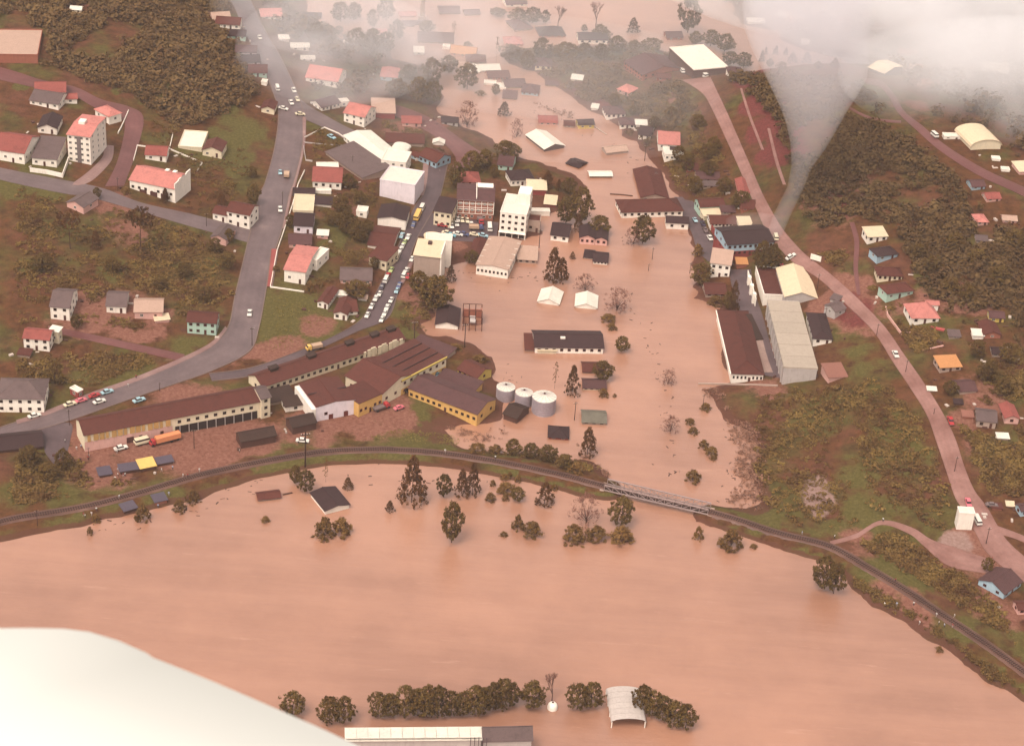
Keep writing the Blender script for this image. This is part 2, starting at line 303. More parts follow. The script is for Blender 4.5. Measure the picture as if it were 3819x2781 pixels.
# ------------------------------------------------------------------ flood water
def water_mat():
    m, t, b = nmat('muddy flood water'); tc = N(t, 'ShaderNodeTexCoord').outputs['Object']
    n1 = noise(t, tc, .012, 6, .65); mp = N(t, 'ShaderNodeMapping'); mp.inputs['Scale'].default_value = (.012, .09, 1); mp.inputs['Rotation'].default_value = (0, 0, .18); t.links.new(tc, mp.inputs[0])
    n2 = noise(t, mp.outputs[0], 1.0, 5, .65)
    n5 = noise(t, mp.outputs[0], 3.2, 8, .75)
    c = ramp(t, n1, [(.4, lin((140,98,78))), (.65, lin((160,114,91)))]); c = mix(t, ramp(t, n2, [(.4, (0, 0, 0)), (.75, (.4, .4, .4))]), c, lin((172,125,102)))
    c = mix(t, ramp(t, n5, [(.6, (0, 0, 0)), (.8, (.5, .5, .5))]), c, lin((198,152,130)))
    t.links.new(c, b.inputs['Base Color']); b.inputs['Roughness'].default_value = .1; b.inputs['IOR'].default_value = 1.8; b.inputs['Specular IOR Level'].default_value = .5
    n3 = noise(t, tc, .6, 8, .75); n4 = noise(t, mp.outputs[0], 6, 4); a = N(t, 'ShaderNodeMath', operation='ADD'); t.links.new(n3, a.inputs[0]); t.links.new(n4, a.inputs[1])
    bump(t, b, a.outputs[0], .3, .5); return m
wb = MB(); wb.add([(-5000,-600,0),(5000,-600,0),(5000,5000,0),(-5000,5000,0)], [(0,1,2,3)])
tag(wb.build('water', water_mat()), kind='structure')
# ================================================================== ROADS
def asphalt(key, c1, c2, c3, tr=.0):
    lin = lambda c: mul(globals()['lin'](c), .47)
    m, t, b = nmat(key); tc = N(t, 'ShaderNodeTexCoord').outputs['Object']
    n1 = noise(t, tc, .08, 6, .65); n2 = noise(t, tc, 1.1, 5, .7)
    c = ramp(t, n1, [(.35, lin(c1)), (.6, lin(c2)), (.75, lin(c3))]); c = mix(t, .3, c, ramp(t, n2, [(.3, (.35, .33, .33)), (.7, (.8, .75, .72))]), 'OVERLAY')
    at = N(t, 'ShaderNodeAttribute', attribute_name='Across'); w = ramp(t, at.outputs['Fac'], [(0, (.72, .70, .68)), (.1, (.95, .95, .95)), (.2, (.8, .8, .8)), (.34, (1, 1, 1)), (.5, (.86, .86, .86)), (.66, (1, 1, 1)), (.8, (.8, .8, .8)), (.9, (.95, .95, .95)), (1, (.72, .7, .68))])
    c = mix(t, noise(t, tc, .15, 4), c, mix(t, 1.0, c, w, 'MULTIPLY'))
    t.links.new(c, b.inputs['Base Color']); b.inputs['Roughness'].default_value = .5; bump(t, b, n2, .3, .05); return m
MA = asphalt('wet asphalt', (122,102,102), (142,120,119), (164,140,136)); MAD = asphalt('dark wet asphalt', (102,82,84), (120,98,100), (136,112,110))
MDR = asphalt('red dirt road', (162,112,100), (192,142,130), (212,164,150)); MDD = asphalt('dark red dirt', (126,74,70), (146,92,88), (162,110,102))
MPAV = asphalt('pale pavement', (164,124,118), (184,146,138), (204,170,158)); MRED = asphalt('red paving', (176,84,78), (196,102,94), (206,122,112)); MBAL = asphalt('ballast', (112,76,64), (140,100,86), (162,122,106)); MCON = asphalt('concrete yard', (170,136,124), (196,164,150), (214,184,170))
KERB = flat('kerb stone', (150,124,114), .8, 0, .3)
def dens(l, n):                    # resample a pixel polyline evenly (Catmull-Rom)
    P = [Vector((*p, 0)) for p in l]; out = []
    m = len(P) - 1
    for i in range(n + 1):
        u = i / n * m; k_ = min(int(u), m - 1); f = u - k_
        a, b, c, e = P[max(k_ - 1, 0)], P[k_], P[k_ + 1], P[min(k_ + 2, m)]
        q = .5 * ((2 * b) + (c - a) * f + (2 * a - 5 * b + 4 * c - e) * f * f + (3 * b - a - 3 * c + e) * f ** 3); out.append((q.x, q.y))
    return out
def road(name, L, Rr, mat, n=60, off=.12, kerb=False, cross=6, occ=True, label=None):
    L = dens(L, n); Rr = dens(Rr, n); A = [ground(*p) for p in L]; B = [ground(*p) for p in Rr]
    mb = MB(); vs = []; 
    for a, b in zip(A, B):
        for j in range(cross + 1):
            p = a.lerp(b, j / cross); z = max(hz(p.x, p.y), -.05) + off + (.10 * (1 - (2 * j / cross - 1) ** 2)); vs.append((p.x, p.y, z))
            if occ: occ_disc(p.x, p.y, 1.5)
    c1 = cross + 1; fs = []
    for i in range(n):
        for j in range(cross): fs.append((i * c1 + j, i * c1 + j + 1, (i + 1) * c1 + j + 1, (i + 1) * c1 + j)[::-1])
    # skirts
    mb.add(vs, fs)
    for j, sgn in ((0, 1), (cross, -1)):
        lo = [(vs[i * c1 + j][0], vs[i * c1 + j][1], vs[i * c1 + j][2] - .6) for i in range(n + 1)]; hi = [vs[i * c1 + j] for i in range(n + 1)]
        mb.add(hi + lo, [(i, i + 1, n + 2 + i, n + 1 + i) for i in range(n)])
    o = tag(mb.build(name, mat), kind='structure'); nv = len(o.data.vertices); ac = np.full(nv, .5, np.float32); ac[:len(vs)] = np.tile(np.arange(cross + 1) / cross, n + 1); o.data.attributes.new('Across', 'FLOAT', 'POINT').data.foreach_set('value', ac)
    # face orientation
    bm = bmesh.new(); bm.from_mesh(o.data); bmesh.ops.recalc_face_normals(bm, faces=bm.faces); bm.to_mesh(o.data); bm.free()
    if kerb:
        for P_, Q_ in ((A, B), (B, A)):
            kb = MB(); vv = []
            for a, b in zip(P_, Q_):
                u = (a - b).normalized(); a0 = a + u * .03; a1 = a + u * .45
                z = max(hz(a.x, a.y), 0) + off
                vv += [(a0.x, a0.y, z - .5), (a0.x, a0.y, z + .13), (a1.x, a1.y, z + .13), (a1.x, a1.y, z - .5)]
            kb.add(vv, [(i * 4 + j, i * 4 + j + 1, i * 4 + 4 + j + 1, i * 4 + 4 + j) for i in range(n) for j in range(3)])
            tag(kb.build('kerb', KERB), kind='structure')
    return o
road('road', [(780,-120),(861,0),(915,120),(972,230),(1015,330),(1040,424),(1026,551),(992,678),(971,727),(938,854),(908,981),(878,1108),(855,1215),(800,1280),(678,1344),(508,1416),(340,1475),(170,1543),(64,1575),(-160,1650)],
     [(860,-120),(932,0),(985,110),(1045,215),(1095,320),(1130,424),(1124,551),(1094,678),(1077,727),(1050,854),(1008,981),(985,1108),(962,1225),(925,1312),(790,1382),(650,1432),(480,1490),(263,1566),(90,1618),(-160,1700)], MA, 300, .16, True, 8)
road('road', [(1112,362),(1150,394),(1208,428),(1293,474),(1400,520)], [(1118,436),(1150,452),(1187,468),(1263,506),(1300,530)], MA, 60, .12)
road('road', [(1580,585),(1590,700),(1545,780),(1497,897),(1440,1020),(1395,1110),(1345,1195),(1230,1262),(1100,1316),(937,1373),(780,1395)],
     [(1668,610),(1640,730),(1605,800),(1550,897),(1515,1000),(1480,1100),(1440,1190),(1330,1238),(1180,1306),(960,1394),(790,1420)], MAD, 180, .12, True)
road('road', [(1450,382),(1560,420),(1640,462),(1720,520),(1800,572),(1840,600)], [(1450,425),(1540,462),(1620,508),(1680,560),(1700,600),(1668,640)], MDD, 80, .11)
road('car_park', [(1600,790),(1680,815),(1760,818),(1860,830)], [(1560,880),(1660,895),(1760,902),(1850,900)], MAD, 60, .10)
road('road', [(-60,612),(59,638),(237,672),(381,702),(530,757),(720,800),(935,858)], [(-60,655),(59,685),(237,722),(339,738),(508,785),(700,842),(925,905)], MA, 120, .10)
road('road', [(-40,240),(60,268),(160,300),(280,325),(380,372),(480,398),(535,440),(510,560),(462,694)], [(-40,290),(60,312),(150,332),(260,352),(350,400),(440,438),(466,470),(438,600),(392,696)], MDD, 120, .10)
road('driveway', [(372,540),(385,580),(330,640),(262,690)], [(425,545),(415,600),(352,668),(300,694)], MPAV, 48, .11)
road('path', [(180,1215),(262,1230),(450,1270),(690,1322)], [(180,1237),(262,1254),(440,1294),(676,1347)], MDD, 80, .08)
road('road', [(2545,300),(2622,352),(2666,430),(2717,540),(2766,650),(2806,745),(2862,870),(2915,935),(2960,980),(3060,1045),(3160,1140),(3260,1240),(3330,1350),(3390,1440),(3455,1545),(3490,1640),(3530,1760),(3560,1850),(3590,1900),(3640,1990),(3680,2060),(3760,2130),(3920,2240)],
     [(2650,290),(2676,345),(2716,430),(2764,540),(2812,650),(2852,740),(2912,845),(2960,905),(3010,955),(3100,1025),(3200,1115),(3300,1220),(3370,1320),(3440,1420),(3510,1530),(3560,1630),(3600,1750),(3635,1830),(3680,1890),(3720,1960),(3760,2020),(3840,2090),(3980,2190)], MDR, 320, .16, False, 10)
road('road', [(3225,292),(3290,305),(3340,360),(3375,418),(3440,470),(3530,545),(3665,628),(3800,690),(3960,760)], [(3225,312),(3280,325),(3318,365),(3350,422),(3415,484),(3505,562),(3640,650),(3780,715),(3950,800)], MDD, 120, .12)
road('road', [(2660,775),(2640,760),(2520,740),(2505,735)], [(2660,790),(2640,800),(2550,780),(2520,770)], MAD, 16, .05)
road('road', [(2514,735),(2545,800),(2580,870),(2600,930),(2640,975)], [(2545,735),(2600,800),(2650,870),(2700,940),(2740,990)], MAD, 72, .14)
road('yard', [(2716,1005),(2735,1090),(2765,1180),(2800,1270),(2850,1400)], [(2800,1005),(2815,1090),(2845,1180),(2875,1290),(2915,1412)], MAD, 72, .12)
road('concrete_yard', [(2812,1270),(2830,1330),(2850,1390)], [(2846,1270),(2862,1330),(2884,1390)], MCON, 32, .2)
road('track', [(3168,830),(3186,900),(3183,1000),(3196,1100)], [(3186,830),(3204,900),(3200,1000),(3210,1100)], MDD, 48, .09)
road('track', [(3094,2018),(3190,1990),(3287,1940),(3399,1966),(3475,2012),(3560,2040),(3690,2085)], [(3098,2032),(3195,2006),(3287,1957),(3390,1990),(3445,2035),(3540,2110),(3700,2140)], MDR, 100, .09)
road('road', [(3700,1955),(3760,1975),(3900,2030)], [(3725,1992),(3790,2010),(3900,2060)], MDR, 40, .13)
road('footpath', [(2862,480),(2890,600),(2920,690)], [(2872,480),(2902,600),(2932,690)], MDR, 48, .09)
road('footpath', [(2760,330),(2790,430),(2840,560)], [(2768,330),(2800,430),(2850,560)], MDR, 48, .09)
road('footpath', [(3170,400),(3230,430),(3300,446),(3360,450)], [(3168,408),(3230,440),(3300,456),(3360,460)], MDD, 40, .09)
road('pavement', [(1013,930),(1005,1000),(996,1070)], [(1034,932),(1024,1000),(1012,1072)], MRED, 40, .3, True)
road('pavement', [(1470,1090),(1500,1040),(1535,960)], [(1482,1095),(1512,1045),(1548,965)], MPAV, 40, .24)
road('pavement', [(1128,440),(1126,551),(1096,678),(1079,727),(1052,854)], [(1142,440),(1136,551),(1106,678),(1089,727),(1061,854)], MPAV, 80, .26)
road('pavement', [(1600,600),(1592,680),(1580,730)], [(1580,600),(1570,680),(1555,735)], MPAV, 32, .26)
road('pavement', [(848,1228),(795,1290),(678,1352),(508,1424),(340,1483),(170,1551),(64,1583)], [(840,1218),(787,1278),(670,1338),(500,1409),(332,1468),(162,1536),(60,1568)], MPAV, 100, .24)
road('yard', [(150,1592),(262,1578),(262,1640),(250,1690)], [(60,1612),(150,1640),(170,1690),(200,1730)], MAD, 40, .1)
# ------------------------------------------------------------------ railway
RAILM = flat('rail steel', (150,118,108), .4, .6); SLEEP = flat('sleepers', (70,44,38), .9)
def rails(pts, steps, label):
    P = []
    for i in range(steps + 1):
        u = i / steps * (len(pts) - 1); k_ = min(int(u), len(pts) - 2); f = u - k_
        a, b, c, e = [Vector((*pts[max(0, min(len(pts) - 1, k_ + q))], 0)) for q in (-1, 0, 1, 2)]
        P.append(.5 * ((2 * b) + (c - a) * f + (2 * a - 5 * b + 4 * c - e) * f * f + (3 * b - a - 3 * c + e) * f ** 3))
    nb = MB(); vs = []
    T = []
    for i, p in enumerate(P):
        t = (P[min(i + 1, steps)] - P[max(i - 1, 0)]).normalized(); n = Vector((-t.y, t.x, 0)); T.append((t, n)); occ_disc(p.x, p.y, 4.5)
        for o_, z in ((-3.0, RZ - .9), (-1.9, RZ - .12), (1.9, RZ - .12), (3.0, RZ - .9)): q = p + n * o_; vs.append((q.x, q.y, z))
    nb.add(vs, [(i * 4 + j, i * 4 + 4 + j, i * 4 + 5 + j, i * 4 + 1 + j)[::-1] for i in range(steps) for j in range(3)])
    tag(nb.build('railway_bed', MBAL), kind='structure')
    root = thing('railway_track', P[0] + Vector((0, 0, RZ)), 0, label, 'railway track', 'railway along the flooded river bank'); o = Vector((P[0].x, P[0].y, RZ))
    for sgn in (-.55, .55):
        mb = MB(); vv = []
        for p, (t, n) in zip(P, T):
            q = p + n * sgn - Vector((o.x, o.y, 0))
            for a, z in ((-.08, 0), (-.06, .17), (.06, .17), (.08, 0)): w = q + n * a; vv.append((w.x, w.y, z + .04))
        mb.add(vv, [(i * 4 + j, i * 4 + j + 1, i * 4 + 5 + j, i * 4 + 4 + j) for i in range(steps) for j in range(3)]); mb.build('rail', RAILM, root)
    mb = MB(); L = 0
    for i in range(steps):
        a, b = P[i], P[i + 1]; seg = (b - a).length; t, n = T[i]
        while L < seg:
            c = a.lerp(b, L / seg) - Vector((o.x, o.y, 0))
            q = [c + n * x + t * y for x, y in ((-1, -.11), (1, -.11), (1, .11), (-1, .11))]
            mb.add([(v.x, v.y, .06) for v in q] + [(v.x, v.y, -.12) for v in q], [(0,1,2,3),(0,4,5,1),(1,5,6,2),(2,6,7,3),(3,7,4,0)]); L += .85
        L -= seg
    sl_ = mb.build('sleepers', SLEEP, root); sl_['kind'] = 'stuff'
rails(rw, 90, 'railway track curving along the river bank west of the steel bridge')
rails(re_, 60, 'railway track running down the bank east of the steel bridge')
# ================================================================== BUILDINGS
GLASS = flat('dark window glass', (52,36,38), .15); FRW = flat('white frame', (232,220,206), .6); FRR = flat('red frame', (132,56,48), .6); FRB = flat('brown frame', (92,60,50), .7)
DOORM = flat('wooden door', (104,56,46), .6); PLINTH = flat('plinth', (120,84,78), .9)
def frame_mesh(name, m):
    b = MB(); t = .09
    for x0, x1, z0, z1 in ((-.5, .5, 0, t), (-.5, .5, 1 - t, 1), (-.5, -.5 + t, t, 1 - t), (.5 - t, .5, t, 1 - t), (-.035, .035, t, 1 - t)): b.box(x0, x1, -.07, .03, z0, z1)
    return b.mesh(name, m)
FM = {'W': frame_mesh('window', FRW), 'R': frame_mesh('window', FRR), 'B': frame_mesh('window', FRB)}
_b = MB(); _b.add([(-.47, -.02, .03), (.47, -.02, .03), (.47, -.02, .97), (-.47, -.02, .97)], [(0, 1, 2, 3)]); PANE = _b.mesh('pane', GLASS)
_b = MB(); _b.box(-.5, .5, -.08, .02, 0, 1); DOORMESH = _b.mesh('door', DOORM)
def window(par, loc, rz, w, h, fr='W', door=False):
    if door:
        o = link('door', DOORMESH, par); o.location = loc; o.rotation_euler = (0, 0, rz); o.scale = (w, 1, h); return o
    o = link('window', FM[fr], par); o.location = loc; o.rotation_euler = (0, 0, rz); o.scale = (w, 1, h)
    link('pane', PANE, o); return o
def gableroof(w, d, h, rise, ov, th, axis, ox=0):
    """two sloping slabs; axis x: ridge along the facade, y: ridge along the depth. Returns mesh builder"""
    b = MB()
    if axis == 'x':
        s = rise / (d / 2); e = ov * s; x0, x1 = -w / 2 - ov, w / 2 + ov; m = d / 2; zr = h + rise + th
        b.slab([(x0, -ov, h - e + th), (x1, -ov, h - e + th), (x1, m, zr), (x0, m, zr)], th); b.slab([(x0, m, zr), (x1, m, zr), (x1, d + ov, h - e + th), (x0, d + ov, h - e + th)], th)
        b.box(x0, x1, m - .16, m + .16, zr - .05, zr + .1)
    else:
        s = rise / (w / 2); e = ov * s; y0, y1 = -ov, d + ov; zr = h + rise + th
        b.slab([(-w / 2 - ov, y0, h - e + th), (0, y0, zr), (0, y1, zr), (-w / 2 - ov, y1, h - e + th)], th); b.slab([(0, y0, zr), (w / 2 + ov, y0, h - e + th), (w / 2 + ov, y1, h - e + th), (0, y1, zr)], th)
        b.box(-.16, .16, y0, y1, zr - .05, zr + .1)
    return b
def block(root, x0, y0, rz, w, d, h, roof, rc, wc, nw, fl, z=0, rise=None, fr='W', ov=.45, ns=None, flood=False, sub=2.2, two=None, door=True, pcol=None):
    """one wing: walls, roof, windows as parts of root, in root space (x along the facade, y into depth)"""
    M = Matrix.Translation((x0, y0, z)) @ Matrix.Rotation(rz, 4, 'Z')
    def put(mb, name, m, smooth=False):
        mb.v = [tuple(M @ Vector(v)) for v in mb.v]; return mb.build(name, m, root, smooth)
    hw = w / 2; b = MB(); dz = -sub
    vs = [(-hw, 0, dz), (hw, 0, dz), (hw, d, dz), (-hw, d, dz), (-hw, 0, h), (hw, 0, h), (hw, d, h), (-hw, d, h)]
    b.add(vs, [(0, 1, 5, 4), (1, 2, 6, 5), (2, 3, 7, 6), (3, 0, 4, 7), (4, 5, 6, 7)])
    th = .16
    if roof == 'g':
        rise = d * .5 * .42 if rise is None else rise
        for sx in (-1, 1): b.add([(sx * hw, 0, h), (sx * hw, d, h), (sx * hw, d / 2, h + rise)], [(0, 1, 2) if sx > 0 else (0, 2, 1)])
        rb = gableroof(w, d, h, rise, ov, th, 'x')
    elif roof == 'k':
        rise = w * .5 * .42 if rise is None else rise
        for sy, y in ((-1, 0), (1, d)): b.add([(-hw, y, h), (hw, y, h), (0, y, h + rise)], [(0, 1, 2) if sy < 0 else (0, 2, 1)])
        rb = gableroof(w, d, h, rise, ov, th, 'y')
    elif roof == 'h':
        sp = min(w, d); rise = sp * .5 * .5 if rise is None else rise; i = sp / 2 * .95; e = ov; z0 = h - .05; z1 = h + rise; rb = MB()
        if w >= d: r1, r2 = (-hw - e + i, d / 2, z1), (hw + e - i, d / 2, z1)
        else: r1, r2 = (0, -e + i, z1), (0, d + e - i, z1)
        q = [(-hw - e, -e, z0), (hw + e, -e, z0), (hw + e, d + e, z0), (-hw - e, d + e, z0), r1, r2]
        fs = [(0, 1, 5, 4), (1, 2, 5), (2, 3, 4, 5), (3, 0, 4)] if w >= d else [(0, 1, 4), (1, 2, 5, 4), (2, 3, 5), (3, 0, 4, 5)]
        rb.add(q, fs + [(3, 2, 1, 0)]); rb.box(-hw - e, hw + e, -e - .06, -e, z0 - .16, z0 + .02)
        rb.tube(r1, r2, .16, .16, 5)
        for c in range(4): rb.tube(q[c], r1 if (c in ((0, 3) if w >= d else (0, 1))) else r2, .13, .13, 4)
    elif roof == 's':
        rise = d * .13 if rise is None else rise; rb = MB(); s = rise / d
        b.add([(-hw, 0, h), (-hw, d, h), (-hw, d, h + rise)], [(0, 2, 1)]); b.add([(hw, 0, h), (hw, d, h), (hw, d, h + rise)], [(0, 1, 2)]); b.add([(-hw, d, h), (hw, d, h), (hw, d, h + rise), (-hw, d, h + rise)], [(1, 0, 3, 2)])
        rb.slab([(-hw - ov, -ov, h + th - ov * s), (hw + ov, -ov, h + th - ov * s), (hw + ov, d + ov, h + rise + th + ov * s), (-hw - ov, d + ov, h + rise + th + ov * s)], th)
    elif roof == 'f':
        rb = MB(); rb.box(-hw + .22, hw - .22, .22, d - .22, h + .02, h + .14)
        pb = MB(); p = .5
        pb.box(-hw - .1, hw + .1, -.1, .2, h, h + p); pb.box(-hw - .1, hw + .1, d - .2, d + .1, h, h + p); pb.box(-hw - .1, -hw + .2, .2, d - .2, h, h + p); pb.box(hw - .2, hw + .1, .2, d - .2, h, h + p)
        put(pb, 'parapet', wallm(pcol or wc))
    elif roof == 'v':
        rise = w * .22 if rise is None else rise; rb = MB(); n = 10; ring = []
        for i in range(n + 1):
            a = math.pi * i / n; ring.append((-math.cos(a) * (hw + ov), h + rise * math.sin(a)))
        up = [(x, -ov, zz + th) for x, zz in ring] + [(x, d + ov, zz + th) for x, zz in ring]; lo = [(x, y, zz - th) for x, y, zz in up]; o = len(up)
        k1 = n + 1; fs = [(i, i + 1, k1 + i + 1, k1 + i) for i in range(n)]
        rb.add(up + lo, fs + [tuple(j + o for j in f[::-1]) for f in fs] + [(i + o, i + 1 + o, i + 1, i) for i in range(n)] + [(k1 + i, k1 + i + 1, k1 + i + 1 + o, k1 + i + o) for i in range(n)] + [(0, k1, k1 + o, o), (n, n + o, k1 + n + o, k1 + n)])
        if wc:
            for y, sy in ((0, 1), (d, -1)): b.add([(x, y, zz) for x, zz in ring], [tuple(range(n + 1))[::sy]])
    wo_ = put(b, 'wall', wallm(wc))
    ro = put(rb, 'roof', roofm(rc))
    if two:                                    # lower storey of another colour: a thin plinth wall standing proud of it
        pb = MB(); pb.box(-hw - .06, hw + .06, -.06, 0, dz, h * two[1]); pb.box(-hw - .06, -hw, 0, d, dz, h * two[1]); pb.box(hw, hw + .06, 0, d, dz, h * two[1]); put(pb, 'lower_wall', wallm(two[0]))
    # windows
    if nw:
        fh = h / fl; ww = min(1.25, .5 * w / nw); wh = min(1.2, .46 * fh)
        for f in range(fl):
            zz = f * fh + fh * .34
            if flood and f == 0 and fh < 2.2: zz = fh * .3
            for i in range(nw):
                x = -hw + w * (i + .5) / nw
                if f == 0 and door and not flood and i == nw // 2 and nw > 1: window(root, M @ Vector((x, 0, 0)), rz, .95, min(2.1, fh * .8), door=True)
                else: window(root, M @ Vector((x, -.01 - (.06 if two and zz < h * two[1] else 0), zz)), rz, ww, wh, fr)
            nsd = max(1, min(6, round(nw * d / w * .8))) if ns is None else ns
            for sx in (-1, 1):
                for i in range(nsd):
                    y = d * (i + .5) / nsd; window(root, M @ Vector((sx * (hw + .01 + (.06 if two and zz < h * two[1] else 0)), y, zz)), rz + sx * math.pi / 2, ww, wh, fr)
    return wo_, ro
def frame_of(ax, ay, bx, by, h, d, dm=None, c=None):
    a = ground(ax, ay); b = ground(bx, by); m = (a + b) / 2; za = min(max((a.z + b.z) / 2, 0), max(hz(m.x, m.y), 0) + .6)
    a = pix(ax, ay, za); b = pix(bx, by, za); mm = (a + b) / 2
    yaw = math.atan2(b.y - a.y, b.x - a.x); w = (b.xy - a.xy).length
    hm = h / vpx(mm)
    if c:
        q = pix(c[0], c[1], za); dv = q - a; yaw = math.atan2(dv.y, dv.x) - math.pi / 2; dm = dv.xy.length; w *= abs(math.cos(math.atan2(b.y - a.y, b.x - a.x) - yaw))
    elif dm is None:
        mx, my = proj(mm); q = pix(mx, my - d, za); dm = (q.xy - mm.xy).length * max(.75, abs(math.cos(yaw)))
    return mm, yaw, w, hm, dm
def occ_rect(c, yaw, w, d, mg=1.5):
    ex = Vector((math.cos(yaw), math.sin(yaw))); ey = Vector((-math.sin(yaw), math.cos(yaw)))
    nx = int((w + 2 * mg) / 1.8) + 1; ny = int((d + 2 * mg) / 1.8) + 1
    for i in range(nx + 1):
        for j in range(ny + 1):
            p = Vector((c.x, c.y)) + ex * (-w / 2 - mg + (w + 2 * mg) * i / nx) + ey * (-mg + (d + 2 * mg) * j / ny); occ_disc(p.x, p.y, .9)
ROOTS = {}
def H(row, group):
    f = [s.strip() for s in row.split('|')]; a = f[0].split()
    ax, ay, bx, by, h, d = map(float, a[:6]); roof, rc, wc, nw, fl = a[6], a[7], a[8], int(a[9]), int(a[10])
    kw = {}
    for s in a[11:]:
        k_, v = s.split('='); kw[k_] = v if k_ in ('fr', 'id', 'on', 'two', 'p') else (tuple(map(float, v.split(','))) if k_ == 'c' else float(v))
    m, yaw, w, hm, dm = frame_of(ax, ay, bx, by, h, d, kw.get('dm'), kw.get('c'))
    flood = m.z <= .02
    hm = max(hm, .5)
    z = m.z
    occ_rect(m, yaw, w, dm)
    if 'on' in kw: root = ROOTS[kw['on']]
    else:
        root = thing(f[1].replace(' ', '_'), (m.x, m.y, z), yaw, f[2], f[1], group)
        if 'id' in kw: ROOTS[kw['id']] = root
    T = Matrix.Translation(root.location) @ Matrix.Rotation(root.rotation_euler.z, 4, 'Z'); L = T.inverted() @ Vector((m.x, m.y, z)); ry = yaw - root.rotation_euler.z
    two = None
    if 'two' in kw: two = (kw['two'][0], float(kw['two'][1:]))
    block(root, L.x, L.y, ry, w, dm, hm, roof, rc, wc, nw, fl, L.z, kw.get('rise', None), kw.get('fr', 'W'), kw.get('ov', .45), int(kw['ns']) if 'ns' in kw else None, flood, 5.0, two, kw.get('door', 1) > 0, kw.get('p'))
    if 'on' not in kw: root['w'] = w; root['d'] = dm; root['hh'] = hm
    return root
def houses(text):
    grp = None
    for line in text.strip().splitlines():
        line = line.strip()
        if not line: continue
        if line[0] == '#': grp = line[1:].strip() or None; continue
        H(line, grp)
